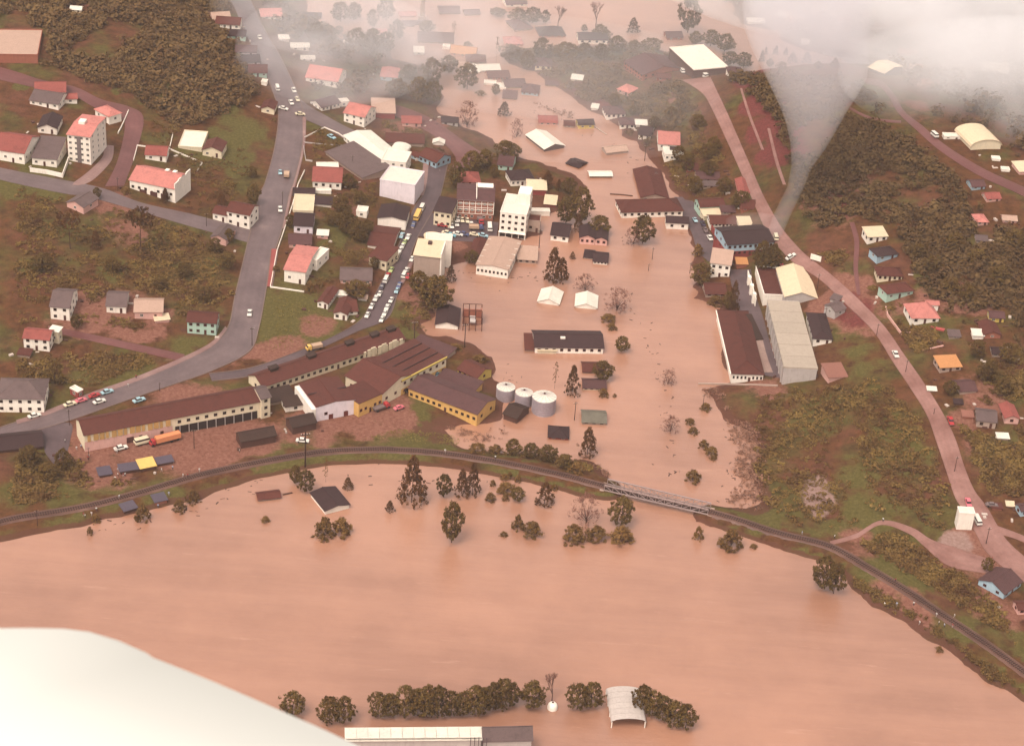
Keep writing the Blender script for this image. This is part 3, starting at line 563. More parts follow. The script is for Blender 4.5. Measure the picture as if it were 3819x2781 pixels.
houses('''
# buildings on the upper hillside
-60 235 142 237 30 95 f pb K 0 1 p=K ns=0 | building | long red brick building with pale flat roof above the villas at the edge
262 45 302 48 10 12 g wh C 2 1 | house | small pale roofed house alone at the top of the dark hillside
133 372 245 371 28 38 g rd W 3 1 id=v1 | villa | white villa with red roof and lower grey roofed wing beside the upper lane
112 392 218 408 19 42 g gy W 4 1 on=v1
238 388 288 386 18 20 g rd W 1 1 on=v1
356 434 408 462 27 30 h pk W 2 1 | house | white cottage with pink hipped roof just behind the tall apartment block
142 497 212 501 22 45 k dk W 2 1 | house | dark gabled white house with shaded porch left of the apartment block
256 602 340 612 100 78 g pk W 4 5 rise=1.2 id=apt ns=3 door=0 | apartment block | tall white five storey apartment block with pink roof beside the lane
-20 596 92 612 40 66 g rd W 4 1 | house | white house with broad red roof cut by the edge of the view
121 616 212 623 28 64 s gy W 3 1 | house | white house with wide flat grey purple roof behind a white retaining wall
# houses between the lane and the main road
543 598 620 602 22 34 g rd W 2 1 | house | small white house with red roof and one dark window below the scrub
665 557 753 563 10 60 f wh C 0 1 | building | square white flat roofed building with a cross seam on its roof
756 583 826 590 25 36 k br C 2 1 | cottage | cream cottage with brown gable beside the square white flat roofed building
485 712 650 746 42 60 g pk W 7 1 fr=B id=pv | villa | big white villa with pink roof and stepped white end wall by the lane
250 776 312 795 22 44 k gy P 1 1 | house | pinkish house with faded grey roof just below the sloping lane
846 836 930 853 50 40 g br W 3 2 fr=B id=cw | house | white two storey house with brown roof at the corner of the main road
794 820 845 830 27 30 g br W 2 1 on=cw
787 905 843 915 22 45 k gy P 1 1 | house | lilac pink house half hidden by trees left of the main road
975 422 1022 426 18 28 k br C 1 1 | cottage | cream gabled cottage with brown roof on the bend of the main road
# houses on the lower slope left of the main road
190 1190 260 1195 48 68 g gy W 2 2 fr=B | house | tall narrow white house with mossy grey roof and red framed windows
398 1166 470 1168 26 55 g gy W 2 1 | house | white house on stilts with dark grey roof and two windows
503 1190 606 1190 28 50 g pb P 2 1 id=pr | house | low pink house with pale sheet roof beside the white stilted house
580 1206 632 1200 10 18 s cr P 0 1 on=pr
699 1243 806 1250 45 40 g br G 4 2 fr=R | house | pale green two storey house with red shutters beside the main road
90 1302 185 1310 43 38 g rd W 3 2 fr=B id=rw | house | white two storey house with red roof and yellowish annex above the road
187 1275 220 1282 44 15 s wh C 1 1 on=rw
66 1330 110 1335 10 18 s br T 0 1 | shed | low brown shed below the white red roofed house
-10 1536 165 1539 52 75 h gy W 5 2 fr=B | house | large white house with grey hipped roof and garage door on the road
262 1470 292 1486 22 16 f wh R 1 1 ov=1 p=W | kiosk | small red roadside kiosk under a square white roof
# buildings along the upper main road
795 86 860 82 13 26 g pb P 2 1 | house | pale pinkish house first in the row on the upper main road
805 106 893 112 18 26 g br W 4 1 | house | white house with brown roof second in the row on the upper main road
848 147 915 150 14 22 g dk G 3 1 | house | pale green house with dark roof and lawn on the upper main road
878 203 955 206 9 25 g pp L 2 1 | house | low purple roofed house above the darkest roof on the main road
905 243 970 241 9 28 g dk L 2 1 | house | dark purple roofed house set closest to the upper main road kerb
928 287 995 288 16 30 g br G 3 1 | house | brown roofed house with pale green wall facing down the main road
974 318 994 320 11 10 f wh W 0 1 | shed | tiny white shed below the pale green walled house
975 73 1052 71 11 28 g pk W 2 1 | house | pink roofed white house in mist right of the upper main road
1043 156 1078 155 9 12 s wh W 0 1 | shed | small white shed among misty gardens by the upper main road
1086 188 1153 188 11 16 g wh W 2 1 | house | long white roofed house in misty gardens right of the road
1140 308 1258 325 20 48 g pk W 3 1 | house | wide house with long pink roof standing in the mist
1200 418 1268 399 16 38 g pp W 5 1 id=mw | house | white house with dull purple roof and white box wing at the junction
1264 400 1302 396 16 14 f wh W 1 1 on=mw
1282 456 1358 473 36 44 g pk W 3 2 | house | two storey white house with pink roof on the side road
1418 300 1480 305 16 34 h pk B 2 1 | house | pale blue cottage with pink hipped roof above the dark trees
1388 441 1472 443 20 42 s pb R 0 1 | building | red based building with pale square roof slab below the trees
1500 471 1570 473 13 26 g rd P 2 1 | house | pinkish cottage with red roof and white porch by the muddy lane
1647 467 1707 470 12 20 g dk N 2 1 fr=B | hut | grey flooded hut with dark roof at the edge of the water
1440 541 1580 546 11 35 g br T 0 1 | shed | long brown roofed shed behind the white factory
1615 540 1655 543 8 12 k wh W 0 1 | tent | small white tent pitched on the muddy slope
# factory and shops above the car park
1282 524 1420 641 18 0 g wh W 12 1 dm=14 fr=W rise=1.2 ns=1 | factory hall | long white roofed factory hall with a strip of windows below the side road
1215 577 1352 673 10 0 s gy T 0 1 dm=15 rise=1.8 | shed | long dark open sided shed running parallel to the white factory hall
1420 640 1512 652 42 0 f wh W 3 2 dm=12 id=wb | factory building | large blank white factory building beside the curve of the street
1415 736 1545 758 64 0 f wh L 0 1 dm=15 on=wb ns=0
1442 592 1500 602 14 0 v wh W 0 1 dm=12 on=wb
1562 602 1626 629 23 44 g br B 4 1 fr=R id=blue | house | bright blue house with brown roof and red doors on the bend
1533 590 1562 601 14 16 g br B 1 1 on=blue
1855 633 1908 640 20 38 g pp G 2 1 | house | pale green house with purple roof among trees by the flood
1905 696 1990 691 25 36 h dk W 5 1 | house | white house with dark hipped roof behind the brick block
1966 726 2036 729 20 28 s cr R 0 1 id=rs | building | red walled building with pale sloping sheet roof near the white tower
2030 769 2072 773 9 26 s cr R 0 1 on=rs
1966 800 2050 802 10 12 f wh W 0 1 id=shop | shop | cluttered brown shop with long white canopies right of the white tower
1966 864 2012 868 40 24 f br T 2 1 on=shop fr=B
1860 881 1957 893 88 72 f wh W 4 4 ns=3 fr=B id=tower | office building | tall white office building with rooftop box standing at the water edge
1703 816 1838 823 70 62 g pp K 6 3 fr=W ns=3 rise=1.3 id=brick | brick building | orange brick building with white grid frames and rows of dark windows
1715 690 1790 690 12 36 h rd P 3 1 | house | house with faded red hipped roof behind the brick block
1616 841 1680 851 55 44 s dk C 3 2 fr=B | shop | narrow cream shop with dark roof and awning beside the brick building
1540 1051 1637 1062 100 52 s cr T 0 1 rise=1.2 id=corner ns=0 | corner building | tall grey brown corner building with pale roof and white parapet walls
1584 988 1680 994 92 26 f wh W 0 1 on=corner ns=0
1586 905 1640 905 14 14 v cr C 0 1 | canopy | cream tarpaulin canopy behind the tall corner building
1776 1020 1891 1043 36 112 k pb W 8 1 c=1826,916 rise=.9 fr=B id=gym | hall | large white hall with pale mottled roof standing in flood water
1930 979 2000 984 13 40 s pb T 3 1 fr=B | building | low brown building half submerged beside the large white hall
1744 974 1790 980 14 72 k br T 0 1 | house | brown roofed house wedged behind the large white hall
# houses between the main road and the car street
1166 701 1272 706 26 55 g rd W 4 1 fr=B id=rr | house | white house with bright red roof and pale rear terrace beside main road
1182 633 1263 633 5 20 f wh W 0 1 on=rr
1092 794 1168 797 8 60 f cr C 0 1 id=ct | house | cream flat terrace house with dark roof strip beside the main road
1094 734 1172 736 6 28 g dk C 0 1 on=ct
1096 869 1165 873 29 48 g dk L 2 1 fr=B | house | lilac white house with dark brown roof behind the cream terrace
1078 925 1160 926 16 38 g pp P 2 1 | house | low dull brown roofed house just behind the big pink roof
1060 1051 1138 1061 46 95 g pk W 2 1 rise=1.3 id=bp | house | large white house with broad flat pink roof by red pavement
1150 1001 1182 1009 36 50 f wh W 1 1 on=bp
1177 723 1235 723 9 9 f wh W 0 1 | shed | narrow white roofed shed below the bright red roofed house
1172 769 1235 773 9 22 s dk W 0 1 | shed | dark roofed shed with white wall beside the cream terrace
1328 809 1367 813 20 20 f wh W 1 1 | shed | small square white shed among garden trees
1183 889 1222 891 13 15 s wh P 1 1 | shed | tiny white roofed shed behind the lilac white house
1408 846 1512 856 34 50 k dk W 0 1 rise=1.2 ns=0 | warehouse | dark roofed warehouse with blank white front wall on the car street
1371 926 1462 937 13 75 g br W 0 1 rise=1.5 id=ter ns=0 | terrace | long brown roofed terrace with white street wall beside the parked cars
1376 990 1440 1008 34 48 s br C 3 1 fr=B on=ter
1270 1060 1385 1063 18 46 g gy P 4 1 | house | wide house with grey brown roof behind a dark round tree
1184 1146 1222 1153 21 58 k br W 2 1 | house | narrow white fronted house with brown gable next to a dirt drive
1245 1189 1294 1195 22 58 k br W 2 1 id=tg fr=B | house | white gabled house with brown roof and side wing near the railway
1290 1176 1333 1173 14 48 g br W 1 1 on=tg
1251 1107 1291 1109 8 12 s wh W 0 1 | shed | pale sheet roofed shed behind the white gabled house
1336 1120 1367 1122 8 10 s pb W 0 1 | shed | little pale shed near the lower end of the car street
# railway side factory with brown roofs
318 1684 971 1557 62 68 g br C 0 2 rise=2.6 id=f1 ns=3 | factory wing | longest brown roofed factory wing with yellow panels and pink lower wall
975 1562 1008 1553 74 56 g gy C 1 3 rise=2 on=f1 ns=0 fr=B
980 1472 1508 1292 30 64 g br C 24 1 rise=2.4 fr=B ns=1 id=f3 | factory wing | brown roofed factory wing with dark roof vents backing onto the lane
1288 1446 1424 1514 46 0 g br C 3 1 dm=20 fr=R ns=4 id=f4 rise=3 door=0 | factory wing | brown roofed cross wing with red gable windows in the middle factory
1168 1558 1336 1556 52 64 k br L 2 1 fr=R id=f5 ns=0 rise=.9 ov=.1 c=1104,1470 | factory wing | lilac white factory wing with sunken brown roof and two red doors
1337 1555 1424 1517 48 0 s br Y 5 1 dm=11 fr=R on=f5 ns=0 rise=.5 ov=.1
1496 1474 1662 1386 52 0 s br C 7 2 dm=17 fr=R rise=.9 two=Y.42 ns=1 id=f6 | factory wing | cream factory wing with yellow coping running toward the flood
1523 1484 1777 1582 38 0 g pp Y 12 1 dm=13 rise=2 fr=B ns=2 id=f7 | factory wing | yellow walled factory wing with purple brown roof near the silos
1620 1432 1760 1480 14 0 s pp Y 0 1 dm=8 on=f7
1706 1396 1778 1429 20 0 g br V 4 1 dm=9 fr=R ns=1 | factory house | small yellow factory house with brown roof at the water edge
1520 1302 1650 1352 9 0 s pp T 0 1 dm=9 | shed | low dark lean to roof behind the cream factory wing
1877 1562 1926 1580 21 0 g dw D 0 1 dm=9 | shed | dark brown wooden shed standing in water beside the silos
900 1673 1028 1649 28 38 g dw D 0 1 rise=1.8 | shed | larger of the two black wooden sheds in the factory yard
1093 1621 1178 1601 28 42 g dw D 0 1 rise=1.8 | shed | smaller black wooden shed below the lilac white factory wing
1004 1514 1104 1492 12 44 s dw T 0 1 | shed | low dark roof tucked between two brown factory wings
1065 1537 1140 1526 20 32 s dw W 1 1 fr=B | shed | white walled shed with black roof in the factory corner
-20 1692 160 1674 12 62 g dk D 0 1 | warehouse | dark brown low warehouse roof at the road fork by the factory
# tarpaulin huts by the river bank
372 1781 415 1774 9 25 s sl D 0 1 | hut | slate tarpaulin hut standing apart at the end of the shelter row
450 1769 522 1758 12 22 s sl D 0 1 | hut | longest slate tarpaulin shelter, joined to the yellow one
526 1760 580 1749 14 30 s ye D 0 1 | hut | bright yellow tarpaulin shelter between slate shelters beside the railway
590 1739 645 1729 10 20 s sl D 0 1 | hut | ragged slate shelter just past the yellow tarpaulin shelter
465 1916 510 1902 11 28 s sl D 0 1 | hut | slate roofed hut on the river bank beside a round bush
580 1884 622 1874 12 26 s sl K 0 1 | hut | red walled slate roofed hut near the flooded river bushes
965 1869 1045 1859 7 28 g br T 2 1 | house | small drowned house with only its red brown roof showing in the river
1213 1918 1302 1894 14 72 k dk W 0 1 c=1160,1852 rise=.9 | house | flooded river house with wide brown purple roof and white wall
# flooded houses of the middle town
1995 1316 2248 1319 22 62 g dk W 9 1 rise=2.2 id=dh fr=R | hall | long dark roofed hall with row of dark doors deep in flood
2006 1318 2074 1319 12 10 s cr C 0 1 on=dh
1960 1309 1990 1310 6 48 s br T 0 1 on=dh
2006 1129 2083 1140 7 46 k wh W 0 1 rise=1.8 | house | white gabled roof above water beside the pair of big trees
2146 1147 2224 1154 7 44 k wh W 0 1 rise=1.6 | house | white gabled roof above water beside the bushy flooded tree
1624 1223 1707 1229 14 64 k dk W 0 1 rise=1.5 | house | dark roofed house with pale gable beside the roofless brick shell
2053 896 2118 904 21 48 g dk W 2 1 fr=B | house | flooded white house with dark roof behind the conifer pair
2161 909 2217 913 24 42 k dk P 3 1 fr=R id=twin | house | pinkish twin gabled house with red shutters standing in flood
2219 913 2262 917 22 40 k dk P 2 1 fr=R on=twin
2212 983 2264 988 10 36 g dk W 4 1 fr=B id=low | house | low white house with dark roof sunk to its windows below twin gables
2178 963 2212 967 4 22 s dk W 0 1 on=low
2318 813 2545 807 22 46 h br W 9 1 fr=B | school building | longest white flooded building with brown hipped roof and many windows
2484 853 2565 857 24 24 g dk W 2 1 fr=B | house | white flooded house with dark roof and two windows beside the street
2390 744 2492 748 9 112 k br T 3 1 c=2362,640 rise=1.8 id=big | house | large brown roofed flooded building with mossy lower wing
2395 690 2440 700 7 40 k gy T 0 1 on=big
2200 663 2282 663 7 18 g wh D 0 1 rise=.8 | shed | white slab roof floating just above the pale flood
2112 613 2157 629 4 30 g dk D 0 1 rise=.8 | house | lone dark roof drowned to its eaves in open flood
1962 513 2030 566 10 0 g wh D 0 1 dm=11 rise=1.8 | barn | long white roofed barn standing in open flood
2010 466 2078 468 10 25 g rd P 3 1 | house | flooded pinkish house with red roof behind the white roofed barn
2104 475 2140 477 8 18 g br T 1 1 | shed | small brown flooded shed beside the yellow house
2158 481 2215 479 15 20 g dk V 2 1 | house | bright yellow flooded house with dark roof
2262 579 2340 571 10 22 g pb T 0 1 | shed | broken pale brown shed roof with open frame in the flood
2175 1391 2255 1393 6 36 g br T 0 1 | house | drowned reddish roof beneath the round dark tree
2175 1453 2258 1456 8 34 g pp C 4 1 fr=B | house | drowned purple roof house just below the round dark tree
2172 1581 2258 1585 9 44 g mg T 3 1 fr=B | house | drowned house with mottled greenish grey roof
2046 1636 2118 1641 9 40 h dk R 2 1 | hut | dark reddish ruined hut standing alone in flood below the silos
2632 1106 2706 1107 11 42 g br T 3 1 fr=B | house | brown flooded house below the white two storey house
# far flooded houses
1890 28 1965 24 10 22 g pp W 2 1 | house | farthest purple roofed house with white wall standing in open flood
1920 119 1985 113 9 34 h pp T 2 1 | house | flooded house with brown purple hipped roof before a dark grove
2012 141 2108 140 9 30 h dk K 4 1 | house | wide dark roofed flooded house near a leafless tree
1885 173 1950 173 9 25 h pk P 2 1 | house | pale pink roofed flooded house behind the peninsula trees
1740 238 1810 241 9 25 h br T 2 1 | house | flooded brown hipped house beside a rusty orange roof
1680 206 1770 216 9 28 g og P 3 1 | house | long rusty orange roofed house at the flood edge
1790 269 1865 267 6 22 g wh W 3 1 | house | flooded house with white sheet roof beside tall palm
1752 270 1786 275 5 20 s wh W 0 1 | shed | small white roofed shed beside the white sheet roofed house
1822 299 1900 297 9 25 g br K 4 1 | house | red brown flooded house in front of the white sheet roof
1885 331 1960 329 7 28 g pp T 3 1 | house | long purple roofed flooded house behind the pale blue one
1945 353 2005 359 11 28 h pp B 3 1 | house | pale blue flooded house with purple hipped roof
1875 369 1925 373 4 22 s pp T 0 1 | shed | drowned purple shed roof beside the pale blue flooded house
1805 316 1850 319 4 12 f wh W 0 1 | shed | upper of two white slab roofs in the far flood
1850 333 1885 336 4 18 f wh W 0 1 | shed | lower of two white slab roofs in the far flood
1560 161 1690 166 7 34 g pp T 4 1 | building | long dull purple roof in the mist beyond the dark trees
1640 55 1715 55 6 24 g pp T 2 1 | building | dull purple roof in the far flood right of the chimney
1492 66 1552 64 6 14 g pk P 2 1 | house | pale pink roof in the far misty flood left of the chimney
2158 164 2265 166 16 25 g dk W 4 1 fr=B | house | white house with dark roof at the back shore below a bare tree
2488 151 2545 150 11 20 g pp K 2 1 | house | flooded brown purple hut below the tall eucalyptus
1130 66 1197 68 6 12 g dk T 2 1 | house | low dark roof in the misty flood beside the fallen light
1123 228 1173 229 8 12 g wh W 2 1 | house | white sheet roofed house in the misty wood
1280 170 1298 171 8 9 f wh W 0 1 | shed | tiny white box shed at the edge of the misty flood
1536 94 1610 96 4 12 g pp T 2 1 | house | long purple drowned roof just below the chimney foot
1735 60 1790 58 6 16 g pp T 2 1 | house | pale purple drowned roof under far grove trees
1830 55 1880 58 6 14 g br T 2 1 | house | brown drowned roof left of the farthest purple roofed house
2035 320 2080 322 4 14 g pp T 0 1 | shed | purple shed roof awash near the spit tip
2130 300 2170 305 5 14 s wh W 0 1 | shed | white roofed shed at the spit shore below brush
1545 205 1580 206 10 16 s wh W 1 1 | house | white house catching light between misty trees and flood
1650 184 1676 186 8 10 f wh W 0 1 | shed | small white wall and roof beside the rusty orange house
1700 262 1740 266 8 18 s pb T 0 1 | shed | pale shed roof in front of the flooded brown hipped house
1500 100 1545 102 6 16 g pp T 2 1 | house | dull purple misty roof before the chimney foot
1400 130 1440 132 7 14 g pk P 2 1 | house | pink roof glimpsed between misty trees
2500 585 2545 588 12 26 g dk W 2 1 | house | dark roofed white house in the thicket behind the pink villa
2560 640 2600 643 10 24 g br K 2 1 | house | brown house in the thicket above two dull purple roofs
2690 800 2740 802 10 18 s pp T 2 1 | house | purple lean to house behind cream and brown street roofs
# houses on the wooded spit
2600 673 2682 676 7 28 g pp T 3 1 fr=B | house | upper of two dull purple roofs in the thicket by the dirt road
2598 700 2686 702 9 18 g gy T 4 1 fr=B | house | lower of two dull purple roofs in the thicket by the dirt road
2755 727 2796 729 10 48 k rd P 1 1 | house | dusty red roofed cottage at the kerb of the dirt road
2766 786 2816 788 9 34 g br K 2 1 | house | brown shack behind the square cream roof
2450 300 2500 303 10 16 g br K 2 1 | shed | brick shed beside the large red brick building
1995 259 2055 263 15 25 h pp C 3 1 fr=R | house | cream house with purple roof at the tip of the wooded spit
2302 346 2345 361 15 28 h pk P 2 1 | cottage | pink hipped cottage alone on the wooded spit
2326 256 2395 306 26 0 g pp K 7 2 dm=24 fr=B rise=3 | brick building | large red brick building with purple roof on the wooded spit
2205 410 2228 413 8 12 s wh W 0 1 | shed | tiny white shed at the shore of the spit
2262 443 2332 441 17 28 h pp W 4 1 fr=R | house | white house with purple hipped roof largest on the spit shore
2312 479 2365 481 15 24 h pp W 3 1 fr=B | house | small white hipped house beside the terraced garden
2372 471 2412 473 6 14 s wh W 0 1 | shed | pale lean to roof beside the terraced garden
2380 516 2425 523 15 34 g dk W 2 1 fr=B | house | white house with dark roof above the pink roofed villa
2455 556 2532 561 20 48 g pk W 3 1 id=pvilla | villa | pink roofed villa with white flat front terrace on the shore
2478 599 2550 601 22 28 f wh W 4 1 on=pvilla
2585 287 2712 276 24 0 f wh D 0 1 dm=30 p=W | bus depot | wide shelter with big white flat roof at the road head
2715 281 2765 283 12 18 h pp W 4 1 | house | white house with purple roof next to the big white shelter
# buildings of the east bank street
2610 796 2700 791 24 30 g br G 5 1 fr=B | house | pale green house with brown roof at the head of the wet street
2625 816 2690 813 10 26 s cr C 2 1 | house | house with cream sheet roof next to the pale green house
2650 846 2745 847 12 32 g br W 7 1 fr=B | house | white fronted brown roofed house between cream and dark roofs
2760 847 2805 847 5 26 s cr C 0 1 | shed | square cream roof at the edge of the smoke
2708 957 2880 946 44 66 g dk B 9 2 two=R.42 fr=R rise=2 ns=3 | warehouse | big dark roofed building with pale blue upper and red lower wall
2645 1029 2718 1039 50 44 s pb W 3 2 fr=B | house | white two storey house with tan roof at the water edge
2728 1426 2842 1421 31 238 h br W 8 1 c=2674,1190 fr=B rise=2.6 id=wh1 ns=0 | warehouse | very long brown hipped warehouse along the flood shore
2847 1136 2925 1127 30 112 f br W 0 1 c=2816,1030 p=W id=wh3 ns=6 | factory wing | brown flat roofed wing with white side wall beside the cream hall
2926 1131 3042 1129 22 106 k cr N 0 1 c=2895,1025 rise=2.4 ns=0 | hall | broad cream gabled hall open at its front beside the dirt road
2918 1425 3039 1425 46 262 f ph N 0 1 c=2856,1168 p=N ns=0 id=wh2 | factory hall | long pale stepped factory hall with grey end wall
2805 1271 2842 1269 6 74 s dw D 0 1 | shed | narrow dark shed between the long brown warehouse and pale hall
3033 1289 3098 1281 23 88 h dk W 2 1 c=3008,1195 fr=B | house | long white house with dark purple roof beside the pale stepped hall
3090 1418 3158 1414 10 42 s ps P 0 1 | shed | pinkish brown sheet roofed shed below the red earth patch
3112 1184 3150 1171 23 34 g gy N 1 1 id=hut | hut | cluster of pale grey huts beside the dirt road
3095 1166 3112 1171 20 15 s wh N 0 1 on=hut
3096 1122 3124 1131 9 18 s gy N 0 1 on=hut
2748 998 2786 999 14 18 s og K 0 1 | shed | small orange brick shed in front of the dark tree pair
# houses on the eastern hillside
3235 904 3306 901 21 28 s cr W 3 1 fr=B | house | white house with cream sheet roof, topmost of the hillside file
3270 976 3345 966 21 30 h dk B 2 1 | house | pale blue house with dark roof, second down the hillside file
3272 1046 3362 1050 21 30 h br C 5 1 fr=R | house | cream house with brown roof and red windows on the hillside
3305 1119 3402 1106 25 32 h br G 3 1 | house | pale green house with brown roof over orange footing on the hillside
3397 1207 3498 1207 23 48 h pk W 3 1 fr=B id=red rise=4 | villa | pink red roofed villa with white dormer above a walled lawn
3452 1160 3496 1162 26 14 g pk W 1 1 on=red
3628 1264 3666 1266 14 18 s wh W 0 1 | shed | white cube shed beside the reddish hillside cottage
3668 1261 3730 1263 15 44 k br K 1 1 | cottage | reddish gabled cottage beside a white cube shed
3690 1201 3742 1204 18 24 g pp V 2 1 | house | yellowish house with purple roof behind the reddish cottage
3505 1387 3582 1383 17 34 s og T 3 1 fr=B | house | house with bright orange sheet roof right of the dirt road
3580 1469 3640 1466 11 40 g pp T 0 1 | hut | purple grey roofed hut below the orange sheet roof
3640 1591 3710 1599 26 44 g gy T 2 1 fr=B | house | dark grey roofed shack with patched wall above the dirt road
3745 1579 3796 1581 22 48 k rd P 1 1 fr=R | house | pinkish gabled shack beside the dark grey roofed shack
3566 1973 3623 1976 60 22 f wh W 0 1 ns=0 | building | tall white cube building standing at the dirt road fork
3741 2232 3806 2186 20 0 g pp B 3 1 dm=10 fr=R id=bh | house | light blue house with purple roof on the lower road
3680 2182 3708 2198 11 10 s wh W 0 1 on=bh
3805 1926 3890 1916 22 25 g pp B 3 1 fr=R | house | blue house cut by the edge above the road fork
3795 2291 3880 2286 20 30 g br P 3 1 fr=R | house | pinkish brown house at the edge below the light blue house
3540 1262 3580 1264 9 18 s gy T 1 1 | shed | grey shed between the villa lawn and white cube shed
3590 1560 3628 1563 9 16 s ps K 0 1 | shed | dull red shed beside the dark grey roofed shack
3720 1640 3760 1642 8 14 s wh T 0 1 | shed | pale sheet shed below the two hillside shacks
3560 1510 3588 1512 7 12 s dk D 0 1 | shed | dark plank shed on the kerb of the lower dirt road
3460 1460 3490 1462 6 10 s wh T 0 1 | shed | small pale roof tucked below the orange sheet roof
3700 1330 3745 1333 12 24 g dk T 2 1 | house | dark roofed house hidden among trees below the reddish cottage
3640 905 3680 908 10 20 g gy T 2 1 | house | grey roofed house in the eastern scrub below the pink cottage
3740 830 3790 833 10 18 g pb P 2 1 | house | pale roofed house by the far road edge
3700 1900 3735 1903 8 14 s br K 0 1 | shed | brown shed at the road fork verge
3755 1890 3780 1892 6 12 s cr T 0 1 | shed | cream sheeted stack beside the road fork
# buildings in the mist of the far east
3650 268 3760 273 10 24 g wh W 4 1 | building | long white building in thick mist above the round hall
3395 262 3438 265 8 14 g pb P 2 1 | house | pale house in mist right of the far road head
3440 318 3500 322 6 16 g ps K 2 1 | house | rusty roofed house in mist beside the far road
3700 600 3730 602 6 10 f wh W 0 1 | shed | small white shed on the far road below the round hall
3735 640 3765 642 6 10 f wh W 0 1 | shed | second small white shed further along the far road
3620 561 3730 556 14 58 v cr C 0 1 | hall | cream round roofed hall beside the far road
3520 519 3582 521 9 12 f wh W 2 1 | building | low white building between the far road and the round hall
3800 656 3900 651 16 28 s cr P 0 1 | building | cream sheet roofed building cut by the edge near the far road
3625 709 3672 707 13 24 g pp B 2 1 | house | pale blue house just below the far road
3680 753 3730 751 12 22 g rd P 2 1 | house | reddish roofed hut below the pale blue house
3642 841 3682 841 15 25 h pk P 2 1 | cottage | small pink red cottage alone in the eastern scrub
3238 263 3296 286 12 0 g cr D 0 1 dm=15 rise=1.4 | barn | cream roofed barn on red earth at the head of the far road
3040 44 3085 46 12 14 g cr C 3 1 | house | cream house in haze, largest on the far eastern ridge
2790 90 2850 92 8 14 g wh W 0 1 | building | low white roof at the far flood shore in haze
2900 66 2950 72 8 14 g wh W 3 1 | house | white house behind the far flood shore in haze
2950 80 3000 78 8 12 g pb P 2 1 | house | pale pinkish house beside the white one in far haze
3100 58 3150 60 9 12 g wh W 2 1 | house | white roofed house beyond the cream one in far haze
3130 84 3170 86 8 12 g pk P 2 1 | house | pink roofed house below the white roofed one in far haze
3215 84 3260 84 8 12 g wh W 2 1 | house | white house below the smoky dark wood in far haze
3255 106 3320 112 8 14 g rd P 2 1 | house | red roofed house at the edge of the far wood
3430 20 3480 22 9 14 g wh W 2 1 | house | white house highest in the mist of the far ridge
3350 130 3390 132 8 14 g pp P 1 1 | house | dull purple hut below the far ridge path
2990 166 3020 168 9 10 f wh W 0 1 | shed | white box shed on the hazy far shore
3070 205 3150 222 8 10 s gy N 0 1 | shed | long grey shed along the far shore lane
3350 205 3420 215 8 16 g pk P 2 1 | house | long pink roof lying below the misty ridge
3220 60 3260 60 9 16 g pb P 2 1 | house | pale house at the top edge of the far wood
# 
1290 2822 1790 2817 62 34 s wh N 9 1 fr=B rise=.8 ns=0 id=bot | warehouse | long white roofed warehouse in the river at the bottom edge
1800 2817 1978 2812 58 44 g gy N 8 1 fr=B rise=2.6 on=bot ns=0
''')
# ------------------------------------------------------------------ extra parts of particular buildings
def part_box(root, name, m, *b):
    mb = MB(); mb.box(*b); return mb.build(name, m, root)
CRM = wallm('W'); DK = flat('dark opening', (56,36,32), .9)
r = ROOTS['apt']; w, d, h = r['w'], r['d'], r['hh']
part_box(r, 'stair_shaft', flat('stair shaft', (150,132,128)), -.9, .9, -.14, 0, 0, h - .6); part_box(r, 'roof_tank', CRM, -w * .3, -w * .02, d * .42, d * .58, h + .6, h + 2.4)
for zz in range(1, 5): part_box(r, 'floor_band', CRM, -w / 2 - .05, -.95, -.06, 0, zz * h / 5 - .1, zz * h / 5 + .05)
r = ROOTS['pv']; w, d, h = r['w'], r['d'], r['hh']
for i in range(4): part_box(r, 'step_wall', CRM, w / 2 + .02, w / 2 + .5, i * d / 4, (i + 1) * d / 4 - .02, -3, h + 2.2 + .5 * (i % 2))
for i in range(2): part_box(r, 'chimney', CRM, w * (.1 + .17 * i), w * (.18 + .17 * i), d * .55, d * .68, h, h + 3.4)
for i in range(3): part_box(r, 'garage_door', DOORM, -w * .28 + i * w * .24, -w * .12 + i * w * .24, -.12, 0, -2, h * .35)
r = ROOTS['tower']; w, d, h = r['w'], r['d'], r['hh']
part_box(r, 'roof_box', CRM, w * .02, w * .5, d * .55, d * .98, h, h + 5.2); part_box(r, 'shop_front', DK, -w / 2 + .4, w / 2 - .4, -.1, -.02, .2, 1.8)
for i in range(5): part_box(r, 'pillar', CRM, -w / 2 + i * w / 4 - .15, -w / 2 + i * w / 4 + .15, -.2, -.02, -.4, h * .22)
part_box(r, 'canopy', CRM, -w / 2 - .2, w / 2 + .2, -1.1, -.02, h * .22, h * .22 + .2)
r = ROOTS['brick']; w, d, h = r['w'], r['d'], r['hh']
for i in range(7): part_box(r, 'frame_post', CRM, -w / 2 + i * w / 6 - .14, -w / 2 + i * w / 6 + .14, -.16, -.02, h * .33, h)
for f in (.33, .55, .66, .86, 1): part_box(r, 'frame_beam', CRM, -w / 2 - .1, w / 2 + .1, -.2, -.165, h * f - .14, h * f + .14)
part_box(r, 'roof_strip', CRM, .1, .45, .3, d * .9, h + .9, h + 1.7)
part_box(r, 'roof_panel', CRM, w * .04, w * .48, d * .72, d * .97, h + .75, h + 1.15)
r = ROOTS['wb']; part_box(r, 'service_slot', flat('slot', (130,112,104)), 1.2, 2.4, -22.2, -22, 0, 5)
r = ROOTS['corner']; w, d, h = r['w'], r['d'], r['hh']
part_box(r, 'parapet', CRM, w / 2 + .02, w / 2 + .5, 0, d, -2, h + 1.6); part_box(r, 'roof_tank', flat('tank', (96,66,62)), -w * .1, w * .05, d * .7, d * .85, h + .9, h + 2)
